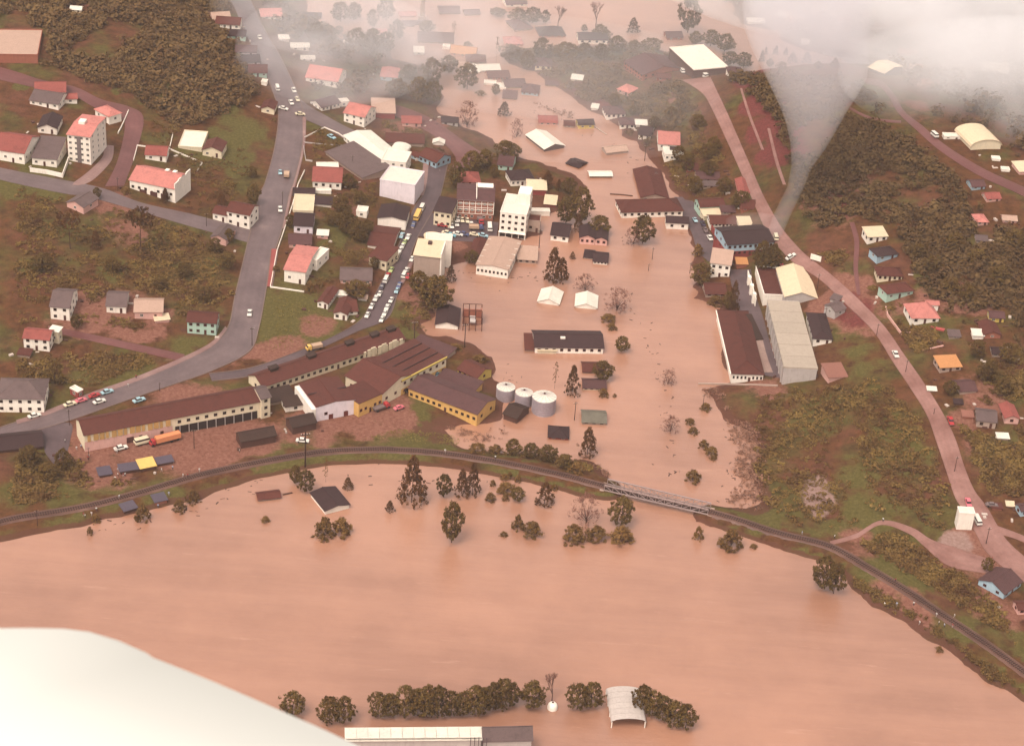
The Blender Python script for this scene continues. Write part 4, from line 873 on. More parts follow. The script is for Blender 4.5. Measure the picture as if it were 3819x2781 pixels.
r = ROOTS['gym']; w, d, h = r['w'], r['d'], r['hh']
for i in range(5): part_box(r, 'roof_seam', roofm('wh'), -w / 2 - .3, w / 2 + .3, d * (i + .5) / 5 - .12, d * (i + .5) / 5 + .12, h + .1, h + .32)
# long factory wing: hanging panels, doors, loading dock
r = ROOTS['f1']; w, d, h = r['w'], r['d'], r['hh']
YP = flat('yellow panel', (206,158,96), .8, 0, .25); PK = wallm('P')
part_box(r, 'lower_wall', PK, -w / 2 - .08, -w * .01, -.12, -.02, -2, h * .52)
for i in range(14):
    x = -w / 2 + 1.0 + i * (w * .47) / 14; part_box(r, 'hanging_panel', YP, x, x + w * .47 / 14 - (.45 if i % 3 else 1.1), -.3 - .1 * (i % 2), -.16, h * (.56 + .03 * (i % 2)), h * .97)
for i in range(7): part_box(r, 'step', PK, -w / 2 + i * w * .07, -w / 2 + i * w * .07 + w * .045, -.16, -.125, h * .52, h * .58)
for x in (-w * .27, -w * .2, -w * .08): part_box(r, 'door', DOORM, x, x + (2.6 if x < -w * .25 else 1.2), -.2, -.125, -.5, h * .36)
part_box(r, 'dock_opening', DK, w * .005, w / 2 - 1.2, -.1, -.02, -1, h * .46)
for i in range(9): part_box(r, 'dock_post', wallm('N'), w * (.03 + .052 * i), w * (.03 + .052 * i) + .22, -.32, -.12, -1, h * .46)
for i in range(9): window(r, (w * (.03 + .052 * i), -.02, h * .62), 0, 1.3, 1.2, 'B')
r = ROOTS['f3']; w, d, h = r['w'], r['d'], r['hh']
VENT = roofm('dw')
for x in (-.38, -.12, .15, .33, .45):
    mb = MB(); X = x * w; mb.box(X - 1.7, X + 1.7, d / 2 - .9, d / 2 + .9, h + 1.8, h + 3.5); mb.slab([(X - 2, d / 2 - 1.2, h + 3.5), (X + 2, d / 2 - 1.2, h + 3.5), (X + 2, d / 2 + 1.2, h + 3.8), (X - 2, d / 2 + 1.2, h + 3.8)], .15); mb.build('roof_vent', VENT, r)
for i in range(11): part_box(r, 'wall_panel', wallm('C'), w * (.2 + .026 * i), w * (.2 + .026 * i) + 1.0 + .5 * (i % 3), -.5, -.1, h * (.2 + .1 * (i % 2)), h * (1.05 + .12 * (i % 3)))
r = ROOTS['f6']; w, d, h = r['w'], r['d'], r['hh']
part_box(r, 'coping', wallm('V'), -w / 2 - .1, w / 2 + .1, -.45, -.1, h, h + .7)
for i in range(4): part_box(r, 'shop_door', DK, -w * .42 + i * w * .1, -w * .42 + i * w * .1 + 1.6, -.16, -.08, -.5, h * .34)
for i in range(3): part_box(r, 'roof_ridge', roofm('dk'), -w / 2, w / 2, d * (.25 + .25 * i), d * (.25 + .25 * i) + .3, h + .3 + .25 * i, h + .75 + .25 * i)
r = ROOTS['f5']; w, d, h = r['w'], r['d'], r['hh']
part_box(r, 'white_lean_to', CRM, -w / 2 - 1.6, -w / 2 - .12, 0, d, -1, h * .9)
for x in (-.18, .2): part_box(r, 'gate', FRR, w * x, w * x + 1.7, -.14, -.02, -.5, 2.0)
part_box(r, 'roof_ridge', roofm('dk'), -w / 2 + .3, w / 2 - .3, d * .48, d * .52, h + .15, h + .6)
r = ROOTS['wh2']; w, d, h = r['w'], r['d'], r['hh']
for i in range(6): part_box(r, 'roof_section', roofm('ph'), -w / 2 - .25, w / 2 + .25, d * i / 6, d * (i + 1) / 6 - .35, h + .3, h + .55 + .16 * (5 - i) * .6)
for i in range(9): part_box(r, 'buttress', wallm('N'), -w / 2 - .5, -w / 2 - .12, d * (i + .3) / 9, d * (i + .3) / 9 + .5, -2, h)
r = ROOTS['wh1']; w, d, h = r['w'], r['d'], r['hh']
part_box(r, 'gutter', CRM, -w / 2 - .85, -w / 2 - .5, -.4, d, h - .3, h - .05)
for i in range(7): part_box(r, 'eave_bracket', CRM, -w / 2 + .4 + i * (w - .8) / 6 - .12, -w / 2 + .4 + i * (w - .8) / 6 + .12, -.4, -.02, h - .6, h - .1)
r = ROOTS['wh3']; w, d, h = r['w'], r['d'], r['hh']
part_box(r, 'side_wall', CRM, -w / 2 - 3.2, -w / 2 - 2.9, 0, d, -2, h * .55)
for i in range(3): part_box(r, 'porch', CRM, -w / 2 - 4, -w / 2 - 2.6, d * (.1 + .3 * i), d * (.18 + .3 * i), -2, h * .7)
r = ROOTS['dh']; w, d, h = r['w'], r['d'], r['hh']; part_box(r, 'skylight', CRM, -w * .12, -w * .05, d * .3, d * .36, h + 1.5, h + 2.3)
r = ROOTS['bot']; w, d, h = r['w'], r['d'], r['hh']
for i in range(12): part_box(r, 'roof_sheet', roofm('wh'), -w / 2 - .3 + i * (w + .6) / 12, -w / 2 - .3 + (i + 1) * (w + .6) / 12 - .12, -.4, d + .3, h + .95, h + 1.1)
part_box(r, 'platform', CRM, w * .34, w * .46, -2.2, -.2, h * .3, h * .4)
for i in range(5): mb = MB(); mb.tube((w * (.42 + .03 * i), -.8, -2), (w * (.42 + .03 * i), -.8, h + 1.4), .1); mb.build('frame_post', flat('rusty frame', (112,88,96), .7), r)
# ================================================================== BRIDGE, SILOS, BARN, RUIN, WALLS, POLES
STEEL = flat('pale painted steel', (168,144,138), .55, .0, .2); RUST = flat('rusty brown frame', (112,64,52), .8)
def bridge():
    a = pix(2253, 1827, RZ - .3); b = pix(2639, 1918, RZ - .3); L = (b - a).length; yaw = math.atan2(b.y - a.y, b.x - a.x)
    r = thing('railway_bridge', (a.x, a.y, RZ - .3), yaw, 'pale steel truss railway bridge just above the flood water', 'bridge'); n = 12; Hh = 2.1; Wd = 4.2
    bar = lambda nm, p, q, t: MB().tube(p, q, t, t, 4).build(nm, STEEL, r)
    P = lambda i: i * L / n
    for y in (0, Wd):
        bar('top_chord', (P(0), y, Hh), (P(n), y, Hh), .27); bar('bottom_chord', (P(0), y, 0), (P(n), y, 0), .24)
        for i in range(n + 1): bar('vertical', (P(i), y, 0), (P(i), y, Hh), .13)
        for i in range(n):
            f = i < n // 2; bar('diagonal', (P(i), y, Hh if f else 0), (P(i + 1), y, 0 if f else Hh), .14)
        for i in (4, 5, 6, 7): f = i >= n // 2; bar('diagonal', (P(i), y, Hh if f else 0), (P(i + 1), y, 0 if f else Hh), .08)
    for i in range(n + 1): MB().box(P(i) - .15, P(i) + .15, 0, Wd, -.35, -.05).build('cross_beam', RUST, r)
    MB().box(0, L, .9, Wd - .9, -.04, .1).build('deck', SLEEP, r)
    for y in (Wd / 2 - .55, Wd / 2 + .55): MB().box(-1, L + 1, y - .06, y + .06, .1, .26).build('rail', RAILM, r)
    for x in (-1.5, L): MB().box(x, x + 1.5, -.6, Wd + .6, -4, .0).build('abutment', wallm('T'), r)
bridge()
CORR = flat('galvanised sheet', (186,168,172), .45, .25, .22)
def silo(px, py, rpx, hpx, label):
    p = pix(px, py, 0); R = rpx / ppm(p); hh = hpx / vpx(p); r = thing('grain_silo', (p.x, p.y, 0), .4, label, 'silo', 'round steel silos standing in the flood')
    n = 28; nr = 9; vs = []; fs = []; rows = nr * 4 + 1
    for j in range(rows):
        z = -2 + (hh + 2) * j / (rows - 1); rr = R + .07 * math.sin(j * math.pi / 2)
        for i in range(n): a = 2 * math.pi * i / n; vs.append((rr * math.cos(a), rr * math.sin(a), z))
    for j in range(rows - 1):
        for i in range(n): fs.append((j * n + i, j * n + (i + 1) % n, (j + 1) * n + (i + 1) % n, (j + 1) * n + i))
    MB().add(vs, fs).build('wall', CORR, r)
    c = MB(); ov = R * 1.04; top = hh + R * .28; vs = [(ov * math.cos(2 * math.pi * i / n), ov * math.sin(2 * math.pi * i / n), hh - .02) for i in range(n)] + [(0, 0, top)]
    c.add(vs, [(i, (i + 1) % n, n) for i in range(n)] + [tuple(range(n))[::-1]]); c.build('roof', roofm('wh'), r)
    for i in range(14):
        a = 2 * math.pi * i / 14; MB().tube((ov * math.cos(a), ov * math.sin(a), hh + .05), (.3 * math.cos(a), .3 * math.sin(a), top + .02), .06, .05, 4).build('roof_rib', CORR, r)
    for j in range(1, 6):
        z = hh * j / 6; m = MB(); pts = [((R + .1) * math.cos(2 * math.pi * i / n), (R + .1) * math.sin(2 * math.pi * i / n), z) for i in range(n)]
        for i in range(n): m.tube(pts[i], pts[(i + 1) % n], .05, .05, 4)
        m.build('hoop', CORR, r)
    MB().tube((0, 0, top - .1), (0, 0, top + .35), .4, .35, 10).build('hatch', RUST, r)
    for i in range(6): MB().box(R + .1, R + .16, -.25, .25, i * hh / 6 + .2, i * hh / 6 + .28).build('ladder_rung', RUST, r)
silo(1884, 1484, 34, 42, 'farthest round steel silo beside the dark wooden shed'); silo(1952, 1506, 32, 44, 'middle round steel silo partly behind the dark wooden shed'); silo(2026, 1532, 44, 54, 'nearest and widest round steel silo with white ribbed roof')
def barn():
    a = pix(2280, 2713, 0); b = pix(2404, 2713, 0); m = (a + b) / 2; w = (b - a).length; r = thing('open_barn', (m.x, m.y, 0), math.atan2(b.y - a.y, b.x - a.x), 'open sided barn with arched pale sheet roof standing in the river', 'barn'); d = 15.0; h = 2.4; rise = 1.5
    n = 8; RS = flat('grey barn sheet', (206,190,180), .6, 0, .2); k_ = 6
    for q in range(k_):
        y0, y1 = d * q / k_ - .2, d * (q + 1) / k_ - .28; up = []
        for y in (y0, y1):
            for i in range(n + 1): a_ = math.pi * i / n; up.append((-(w / 2 + .3) * math.cos(a_) , y, h + rise * math.sin(a_)))
        lo = [(x, y, z - .12) for x, y, z in up]; o = len(up); k1 = n + 1; fs = [(i, i + 1, k1 + i + 1, k1 + i) for i in range(n)]
        MB().add(up + lo, fs + [tuple(j + o for j in f[::-1]) for f in fs] + [(i + o, i + 1 + o, i + 1, i) for i in range(n)] + [(k1 + i, k1 + i + 1, k1 + i + 1 + o, k1 + i + o) for i in range(n)]).build('roof_panel', RS, r)
    for y in (0, d * .33, d * .66, d - .3):
        for sx in (-1, 1): MB().box(sx * w / 2 - .14, sx * w / 2 + .14, y, y + .28, -2.5, h).build('post', CRM, r)
        mb = MB(); pts = [(-(w / 2) * math.cos(math.pi * i / n), y + .14, h - .2 + rise * .9 * math.sin(math.pi * i / n)) for i in range(n + 1)]
        for i in range(n): mb.tube(pts[i], pts[i + 1], .1, .1, 4)
        mb.build('arch', RUST, r)
barn()
def ruin():
    a = ground(1726, 1232); b = ground(1796, 1235); w = (b - a).length; m = (a + b) / 2; r = thing('roofless_ruin', (m.x, m.y, 0), math.atan2(b.y - a.y, b.x - a.x), 'roofless brown brick shell with bare posts standing in the flood', 'ruin'); d = 11; h = 6.0
    KM = wallm('K')
    for x in (-.5, -.17, .17, .5):
        for y in (0, .5, 1): MB().box(x * w - .16, x * w + .16, y * d - .16, y * d + .16, -2, h - (.9 if (x, y) == (.17, 0) else 0)).build('post', RUST, r)
    for y in (0, .5, 1): MB().box(-w / 2, w / 2, y * d - .12, y * d + .12, h * .5, h * .5 + .22).build('beam', RUST, r)
    for y in (.5, 1): MB().box(-w / 2, w / 2, y * d - .1, y * d + .1, h, h + .2).build('beam', RUST, r)
    for x in (-.5, .5): MB().box(x * w - .1, x * w + .1, 0, d, h * .5, h * .5 + .2).build('beam', RUST, r)
    MB().box(-w / 2 + .2, w / 2 - .2, d - .15, d + .1, -2, h * .62).build('wall', KM, r); MB().box(w / 2 - .18, w / 2 + .1, d * .5, d - .2, -2, h * .8).build('wall', KM, r); MB().box(-w / 2, -w / 2 + .25, d * .3, d * .95, -2, h * .45).build('wall', KM, r)
    MB().box(-w * .15, w * .2, d * .3, d * .75, h * .3, h * .38).build('floor_slab', wallm('N'), r)
ruin()
def wall_run(name, pts, hpx, th, m, label, cat, group=None):
    P = [ground(*p) for p in pts]; c = P[0]; r = thing(name, (c.x, c.y, c.z), 0, label, cat, group); hh = max(hpx / vpx(c), .4)
    for a, b in zip(P[:-1], P[1:]):
        u = (b - a); u.z = 0; n = Vector((-u.y, u.x, 0)).normalized() * th / 2; vs = []
        for p in (a, b):
            for s in (n, -n): vs.append((p.x + s.x - c.x, p.y + s.y - c.y, p.z - c.z - 2.0))
        for p in (a, b):
            for s in (n, -n): vs.append((p.x + s.x - c.x, p.y + s.y - c.y, p.z - c.z + hh))
        mb = MB().add(vs, [(0, 2, 3, 1), (4, 5, 7, 6), (0, 1, 5, 4), (2, 6, 7, 3), (0, 4, 6, 2), (1, 3, 7, 5)]); mb.build('wall_section', m, r)
    return r
wall_run('retaining_wall', [(112,641),(178,650),(234,663),(256,600)], 16, .3, CRM, 'white retaining garden wall below the grey roofed white house', 'wall')
wall_run('garden_wall', [(480,415),(452,478),(440,500)], 6, .25, CRM, 'thin white garden wall curving beside the cottage with pink hipped roof', 'wall')
wall_run('garden_wall', [(498,600),(510,555),(512,545),(550,550)], 5, .25, CRM, 'thin white boundary wall around the small red roofed white house', 'wall')
wall_run('garden_wall', [(645,500),(632,558),(755,610),(735,640)], 5, .25, CRM, 'thin white boundary wall around the square flat roofed building', 'wall')
wall_run('street_wall', [(2648,850),(2680,905),(2704,955)], 20, .4, wallm('R'), 'dark red wall along the wet street below the dark roofed building', 'wall')
wall_run('flood_wall', [(2604,1432),(2700,1434),(2850,1438),(2900,1440)], 5, .5, wallm('T'), 'low brown wall jutting from the long warehouse into the flood', 'wall')
wall_run('lawn_wall', [(3302,1150),(3310,1180),(3360,1248),(3400,1246)], 9, .35, wallm('P'), 'low pinkish wall around the lawn of the pink red roofed villa', 'wall')
wall_run('garden_wall', [(1136,640),(1112,690),(1090,770),(1050,890),(1036,930)], 7, .25, CRM, 'white roadside garden wall in front of the houses right of the main road', 'wall')
wall_run('garden_wall', [(1034,932),(1008,1072),(1134,1090)], 5, .25, CRM, 'white wall around the yard of the large pink roofed house', 'wall')
wall_run('fence', [(1136,515),(1210,478),(1262,500),(1290,520)], 5, .2, CRM, 'white fence around the triangular yard by the side road', 'fence')
wall_run('fence', [(1132,548),(1140,600),(1165,604)], 6, .2, wallm('N'), 'pale grey fence at the lower corner of the dark yard', 'fence')
wall_run('driveway_wall', [(1134,533),(1200,540),(1290,546)], 4, .3, wallm('N'), 'low grey wall across the yard toward the white factory hall', 'wall')
wall_run('steps', [(3470,1222),(3522,1232)], 4, 1.6, flat('red steps', (190,84,80)), 'red steps in front of the pink red roofed villa', 'steps')
wall_run('timber_beam', [(3438,1308),(3518,1290)], 3, .4, wallm('P'), 'long pale timber lying on the red hillside', 'timber')
wall_run('log', [(2275,725),(2312,727),(2360,732)], 1.5, .5, wallm('D'), 'thin dark driftwood log floating in the pale flood', 'log')
wall_run('log', [(1055,1845),(1090,1838)], 1.5, .5, wallm('D'), 'short log floating near the small drowned red roof', 'log')
wall_run('boom', [(2220,476),(2262,504)], 3, .6, wallm('T'), 'brown plank wall floating beside the yellow flooded house', 'wall')
# billboard
def billboard(px, py, label):
    p = ground(px, py); r = thing('signboard', p, -.5, label, 'signboard'); MB().box(-2.4, 2.4, -.06, .06, .9, 3.4).build('panel', wallm('W'), r)
    for x in (-1.8, 1.8): MB().tube((x, .12, -.5), (x, .12, 3.2), .08).build('post', RUST, r)
billboard(3040, 978, 'blank pale signboard on posts above the dirt road')
# utility poles
POLE = flat('pole', (78,48,40), .9)
def pole_mesh():
    a = MB().tube((0, 0, -.8), (0, 0, 8), .16, .1, 7).mesh('pole', POLE); b = MB().box(-.9, .9, -.07, .07, 7.2, 7.36).mesh('crossarm', POLE); c = MB()
    for x in (-.8, -.3, .3, .8): c.tube((x, 0, 7.36), (x, 0, 7.55), .06, .05, 5)
    return a, b, c.mesh('insulators', CRM)
PMS = pole_mesh()
def pole(px, py, hpx, label, yaw=.3):
    p = ground(px, py); s = hpx / vpx(p) / 8; r = thing('utility_pole', p, yaw, label, 'utility pole', 'utility poles'); r.scale = (max(s, .8),) * 2 + (s,)
    link('pole', PMS[0], r); link('crossarm', PMS[1], r); link('insulators', PMS[2], r)
for a in [(3269,1251,44,'utility pole by the dirt road above the walled lawn'),(3377,1388,46,'utility pole on the dirt road bend below the orange sheet roof'),(3482,1545,24,'short utility pole at the dirt road edge below the orange roof bend'),(3559,1759,58,'utility pole in the middle stretch of the lower dirt road'),(3677,2028,64,'utility pole at the fork beside the tall white cube building'),
 (259,1586,60,'utility pole at the gable end of the longest factory wing'),(331,1712,44,'utility pole before the pink wall corner of the longest factory wing'),(724,1672,72,'utility pole behind the orange trailer in the factory yard'),(596,1460,34,'utility pole on the verge between road and factory roof'),(140,1960,60,'utility pole on the railway bank near the edge of the photo'),
 (1138,1740,130,'tall utility pole on the river bank by flooded pines'),(1732,1295,90,'tall pale utility pole on the flooded bank behind the factory'),(1544,1286,90,'utility pole behind the cream factory wing'),(2142,1566,68,'lone utility pole standing in flood right of the silos'),(2432,968,44,'thin pole standing in open flood near the wet street'),(2418,1010,26,'crooked short pole in open flood below the thin pole'),
 (2572,1020,40,'utility pole at the flood edge by a bushy tree'),(2620,1525,56,'hooked pole rising from the flood below the flood wall'),(2404,600,60,'thin pole in the pale flood near the pink roofed villa'),(2010,925,70,'utility pole at the flooded corner by the white office tower'),(440,712,50,'utility pole at the lane corner by the big pink villa'),(770,845,50,'utility pole on the sloping lane near the corner house'),(1054,765,50,'utility pole on the main road by the cream terrace'),(940,1290,70,'utility pole on the grass at the main road bend'),(1315,620,40,'utility pole beside the dark open shed'),(2640,880,30,'utility pole by parked cars on the wet street'),
 (3074,1205,60,'utility pole in front of the cream hall'),(3047,1080,60,'utility pole at the rear corner of the cream hall')]: pole(*a)
def chimney():
    p = ground(1574, 72); h = 95 / vpx(p); r = thing('factory_chimney', p, 0, 'tall thin brick chimney rising from the far misty flood', 'chimney'); MB().tube((0, 0, -3), (0, 0, h), 1.4, 1.0, 12).build('shaft', wallm('T'), r); MB().tube((0, 0, h), (0, 0, h + .8), 1.25, 1.25, 12).build('rim', wallm('K'), r)
    MB().box(-2, 2, -2, 2, -3, 2).build('base', wallm('T'), r)
chimney()
def float_tank():
    p = pix(2060, 2640, 0); r = thing('water_tank', p, 0, 'round white tank rising from the river below the leafless tree', 'tank'); n = 16; vs = []; fs = []
    prof = [(1.55, -1), (1.55, .9), (1.4, 1.5), (1.0, 2.0), (.4, 2.3)]
    for rr, z in prof: vs += [(rr * math.cos(2 * math.pi * i / n), rr * math.sin(2 * math.pi * i / n), z) for i in range(n)]
    for j in range(len(prof) - 1): fs += [(j * n + i, j * n + (i + 1) % n, (j + 1) * n + (i + 1) % n, (j + 1) * n + i) for i in range(n)]
    MB().add(vs, fs + [tuple(range(4 * n, 5 * n))]).build('body', CRM, r, True); MB().tube((0, 0, 2.28), (0, 0, 2.5), .35, .3, 8).build('lid', RUST, r)
float_tank()
# ================================================================== VEHICLES
TYRE = flat('tyre', (40,28,28), .9); CGL = flat('car glass', (70,54,58), .12); CHR = flat('bumper', (170,150,146), .35, .6)
def paint(k, c): return flat('car paint ' + k, c, .25)
CP = {k: paint(k, c) for k, c in dict(white=(240,230,216), cream=(236,218,184), red=(186,60,62), pink=(226,120,128), blue=(106,112,150), pale=(170,200,206), teal=(120,170,180), green=(184,196,124), dark=(74,62,80), yellow=(240,190,104), orange=(236,150,104), grey=(150,128,124), beige=(200,164,136)).items()}
def profile(pts, w, w2, zc, m, name):     # side outline extruded across the car; above zc the sides lean in to w2
    zt = max(z for x, z in pts); vs = []
    for s in (-1, 1):
        for x, z in pts:
            f = max(0, (z - zc) / (zt - zc + 1e-6)); vs.append((x, s * (w * (1 - f) + w2 * f) / 2, z))
    n = len(pts); mb = MB().add(vs, [(i, (i + 1) % n, n + (i + 1) % n, n + i) for i in range(n)] + [tuple(range(n))[::-1], tuple(range(n, 2 * n))])
    me = mb.mesh(name, m); bm = bmesh.new(); bm.from_mesh(me); bmesh.ops.recalc_face_normals(bm, faces=bm.faces); bmesh.ops.bevel(bm, geom=[e for e in bm.edges if e.calc_face_angle(0) > .5], offset=.06, segments=1, affect='EDGES'); bm.to_mesh(me); bm.free(); return me
WH = MB().tube((0, -.1, 0), (0, .1, 0), .31, .31, 12).mesh('wheel', TYRE); WHB = MB().tube((0, -.16, 0), (0, .16, 0), .5, .5, 12).mesh('wheel', TYRE)
w0 = CP['white']
CAR = {
 'sedan': [('body', profile([(-2.1,.3),(-2.15,.62),(-2.0,.82),(-.95,.86),(.75,.88),(1.7,.84),(2.1,.74),(2.15,.4),(2.05,.3)], 1.66, 1.5, .7, w0, 'body')), ('cabin', profile([(-1.35,.84),(-.85,1.34),(.35,1.36),(.95,.86)], 1.5, 1.2, .84, CGL, 'cabin')), ('roof', MB().box(-.92, .42, -.62, .62, 1.33, 1.42).mesh('roof', w0)), ('bumper', MB().box(2.1, 2.24, -.8, .8, .36, .5).mesh('bumper', CHR)), ('bumper', MB().box(-2.26, -2.12, -.8, .8, .36, .5).mesh('bumper', CHR))],
 'beetle': [('body', profile([(-2.0,.32),(-2.0,.55),(-1.75,.92),(-1.1,1.05),(.7,.95),(1.5,.88),(1.95,.6),(1.95,.32)], 1.56, 1.3, .6, w0, 'body')), ('cabin', profile([(-1.3,1.0),(-.8,1.36),(.15,1.4),(.75,.94)], 1.36, 1.0, .95, CGL, 'cabin')), ('roof', profile([(-1.15,1.2),(-.75,1.4),(.1,1.46),(.42,1.36),(.1,1.36),(-.7,1.3)], 1.2, .96, 1.2, w0, 'roof')), ('bumper', MB().box(1.98, 2.08, -.7, .7, .38, .5).mesh('bumper', CHR)), ('bumper', MB().box(-2.1, -2.0, -.7, .7, .38, .5).mesh('bumper', CHR))],
 'van': [('body', profile([(-2.1,.35),(-2.15,1.1),(-2.1,1.15),(2.0,1.15),(2.15,.9),(2.15,.35)], 1.72, 1.66, .9, w0, 'body')), ('cabin', profile([(-2.08,1.15),(-1.98,1.66),(1.75,1.66),(2.02,1.15)], 1.64, 1.46, 1.15, CGL, 'cabin')), ('roof', profile([(-2.05,1.66),(-1.95,1.86),(1.55,1.88),(1.8,1.66)], 1.54, 1.3, 1.66, w0, 'roof')), ('bumper', MB().box(2.12, 2.26, -.8, .8, .36, .55).mesh('bumper', CHR))]}
def add_v(root, kind, col):
    for nm, me in CAR[kind]:
        o = link(nm, me, root)
        if nm in ('body', 'roof') and col != 'white': o.material_slots[0].link = 'OBJECT'; o.material_slots[0].material = CP[col]
    for x in (-1.25, 1.3):
        for y in (-.74, .74): o = link('wheel', WH, root); o.location = (x, y, .31)
def heading(p, px, py, dx, dy):
    q = ground(px + dx, py + dy); return math.atan2(q.y - p.y, q.x - p.x)
ROADOFF = .24
def car(px, py, dx, dy, kind, col, label, group='parked cars', scale=1.0, name='parked_car', cat='car'):
    p = ground(px, py); yaw = heading(p, px, py, dx, dy); e = 2.2
    nz_ = [hz(p.x + math.cos(yaw) * t, p.y + math.sin(yaw) * t) for t in (-e, e)]
    r = thing(name, (p.x, p.y, (max(sum(nz_) / 2, 0)) + ROADOFF), yaw, label, cat, group); r.rotation_euler = (0, -math.atan2(nz_[1] - nz_[0], 2 * e), yaw); r.scale = (scale,) * 3
    add_v(r, kind, col); occ_disc(p.x, p.y, 2.2); return r
SW = 'white car parked nose to tail on the sloping street'; G1 = 'cars parked along the sloping street'
ks = ['sedan', 'beetle', 'beetle', 'sedan', 'van', 'beetle']
ORD = 'lowest second third fourth fifth sixth seventh eighth ninth'.split()
for i, (x, y) in enumerate([(1522,889),(1501,924),(1492,938),(1485,955),(1439,1051),(1416,1101),(1402,1118),(1386,1148),(1370,1181)]): car(x, y, -14, 28, ks[i % 6], 'white', ORD[8 - i] + ' white car up the terrace side file of the sloping street', G1, 1.08)
for i, (x, y) in enumerate([(1536,972),(1516,1014),(1507,1033),(1459,1125),(1444,1152),(1435,1174),(1424,1197)]): car(x, y, -14, 28, ks[(i + 2) % 6], 'white', ORD[6 - i] + ' white car up the grassy side file of the sloping street', G1, 1.08)
for x, y, k_, c, l in [(1478,971,'van','cream','cream van closing the upper white file on the sloping street'),(1459,1012,'beetle','green','only yellow green car on the sloping street'),(1446,1034,'sedan','red','red car beside white cars low on the sloping street'),(1425,1074,'sedan','dark','dark car in the terrace side file of the sloping street'),(1521,1036,'beetle','red','red car on the pavement side behind two white cars'),(1489,1069,'sedan','blue','deep blue car on the grassy side of the sloping street'),(1480,1090,'beetle','pale','pale blue car just below the deep blue one'),(1542,843,'sedan','blue','blue car behind the yellow bus on the sloping street'),(1498,884,'sedan','pale','pale blue car near the white street wall'),(1509,909,'beetle','green','green car between white cars at the top of the file')]: car(x, y, -14, 28, k_, c, l, G1, 1.08)
car(1574,782,14,-28,'van','white','white van in front of the yellow bus', G1, 1.2, 'parked_van', 'van')
G2 = 'vehicles in the car park by the brick building'
for x, y, dx, dy, k_, c, l in [(1684,848,4,20,'sedan','white','white car nearest the narrow cream shop in the car park'),(1703,840,4,20,'sedan','white','white car second in the car park row, nose to kerb'),(1707,824,4,20,'beetle','white','white car behind the second one in the car park'),(1724,826,2,20,'beetle','cream','cream car parked against the brick building'),(1743,828,2,20,'beetle','cream','second cream car parked against the brick building'),(1758,842,4,20,'sedan','white','white car beside the beige truck in the car park'),(1650,846,30,4,'sedan','red','red car parked before the narrow cream shop'),(1667,874,30,8,'sedan','cream','cream car in the lower car park row'),(1680,882,30,8,'sedan','teal','teal car in the lower car park row'),(1707,878,30,8,'sedan','white','white car in the lower car park row'),(1729,878,30,8,'sedan','blue','blue car in the lower car park row'),(1800,883,30,6,'sedan','pale','pale blue car alone at the end of the car park'),(1768,880,30,6,'beetle','cream','cream car near the end of the car park')]: car(x, y, dx, dy, k_, c, l, G2, 1.1)
car(1826,856,2,20,'van','white','white van between the brick building and the white tower', G2, 1.25, 'parked_van', 'van')
G3 = 'cars on the main road'
for x, y, dx, dy, k_, c, l in [(969,146,10,30,'sedan','white','white car highest on the main road'),(1035,336,10,30,'van','white','white minibus on the verge above the junction'),(1086,388,10,20,'sedan','white','white car in the middle of the road junction'),(1109,376,10,20,'beetle','cream','cream car at the mouth of the side road'),(1096,342,10,24,'sedan','white','white car at the right kerb above the junction'),(1056,410,16,4,'sedan','white','white car crossing at the left kerb of the junction'),(1119,431,30,2,'sedan','cream','cream car turning from the side road'),(1045,649,2,30,'beetle','pale','pale blue car beside the truck on the main road'),(1045,786,2,30,'sedan','white','white car on the main road below the truck'),(931,1173,-4,30,'sedan','white','lone white car on the empty main road curve'),(1236,516,22,12,'sedan','pale','pale car parked in the triangular fenced yard'),
 (129,1556,40,-10,'sedan','white','white car at the kerb below the large grey roofed house'),(261,1513,40,-12,'sedan','cream','cream car at the kerb before the red kiosk'),(303,1499,40,-12,'beetle','pink','pinkish car beside the red kiosk'),(352,1481,40,-12,'beetle','red','red car next past the red kiosk'),(371,1503,40,-12,'sedan','white','white car driving past the red kiosk'),(400,1467,40,-12,'sedan','pale','pale green car parked beyond the red kiosk'),(519,1498,40,-12,'sedan','pale','pale blue car half hidden by the long factory roof')]: car(x, y, dx, dy, k_, c, l, G3, 1.12)
car(451,1676,40,-10,'sedan','white','white car outside the pink factory wall',None,1.15); car(1128,1649,40,2,'sedan','white','white car crossing the factory yard near the railway',None,1.1); car(1488,1526,30,-10,'beetle','pink','pink car at the end of the factory yard',None,1.1); car(1629,1402,30,-14,'sedan','teal','teal car beside the cream factory wing',None,1.1); car(530,1655,40,-10,'van','cream','cream van between the white car and the orange trailer',None,1.35,'parked_van','van')
G4 = 'cars on the wet street of the east bank'
for x, y, dx, dy, k_, c, l in [(2647,893,14,26,'sedan','white','white car midway along the wet street wall'),(2672,929,14,26,'sedan','white','white car at the lower end of the wet street'),(2621,840,14,26,'sedan','dark','dark car highest beside the wet street houses'),(2630,864,14,26,'beetle','grey','grey car below the dark one on the wet street'),(2592,826,14,26,'beetle','pale','pale car in the middle of the wet street')]: car(x, y, dx, dy, k_, c, l, G4, 1.1)
G5 = 'cars on the dirt road'
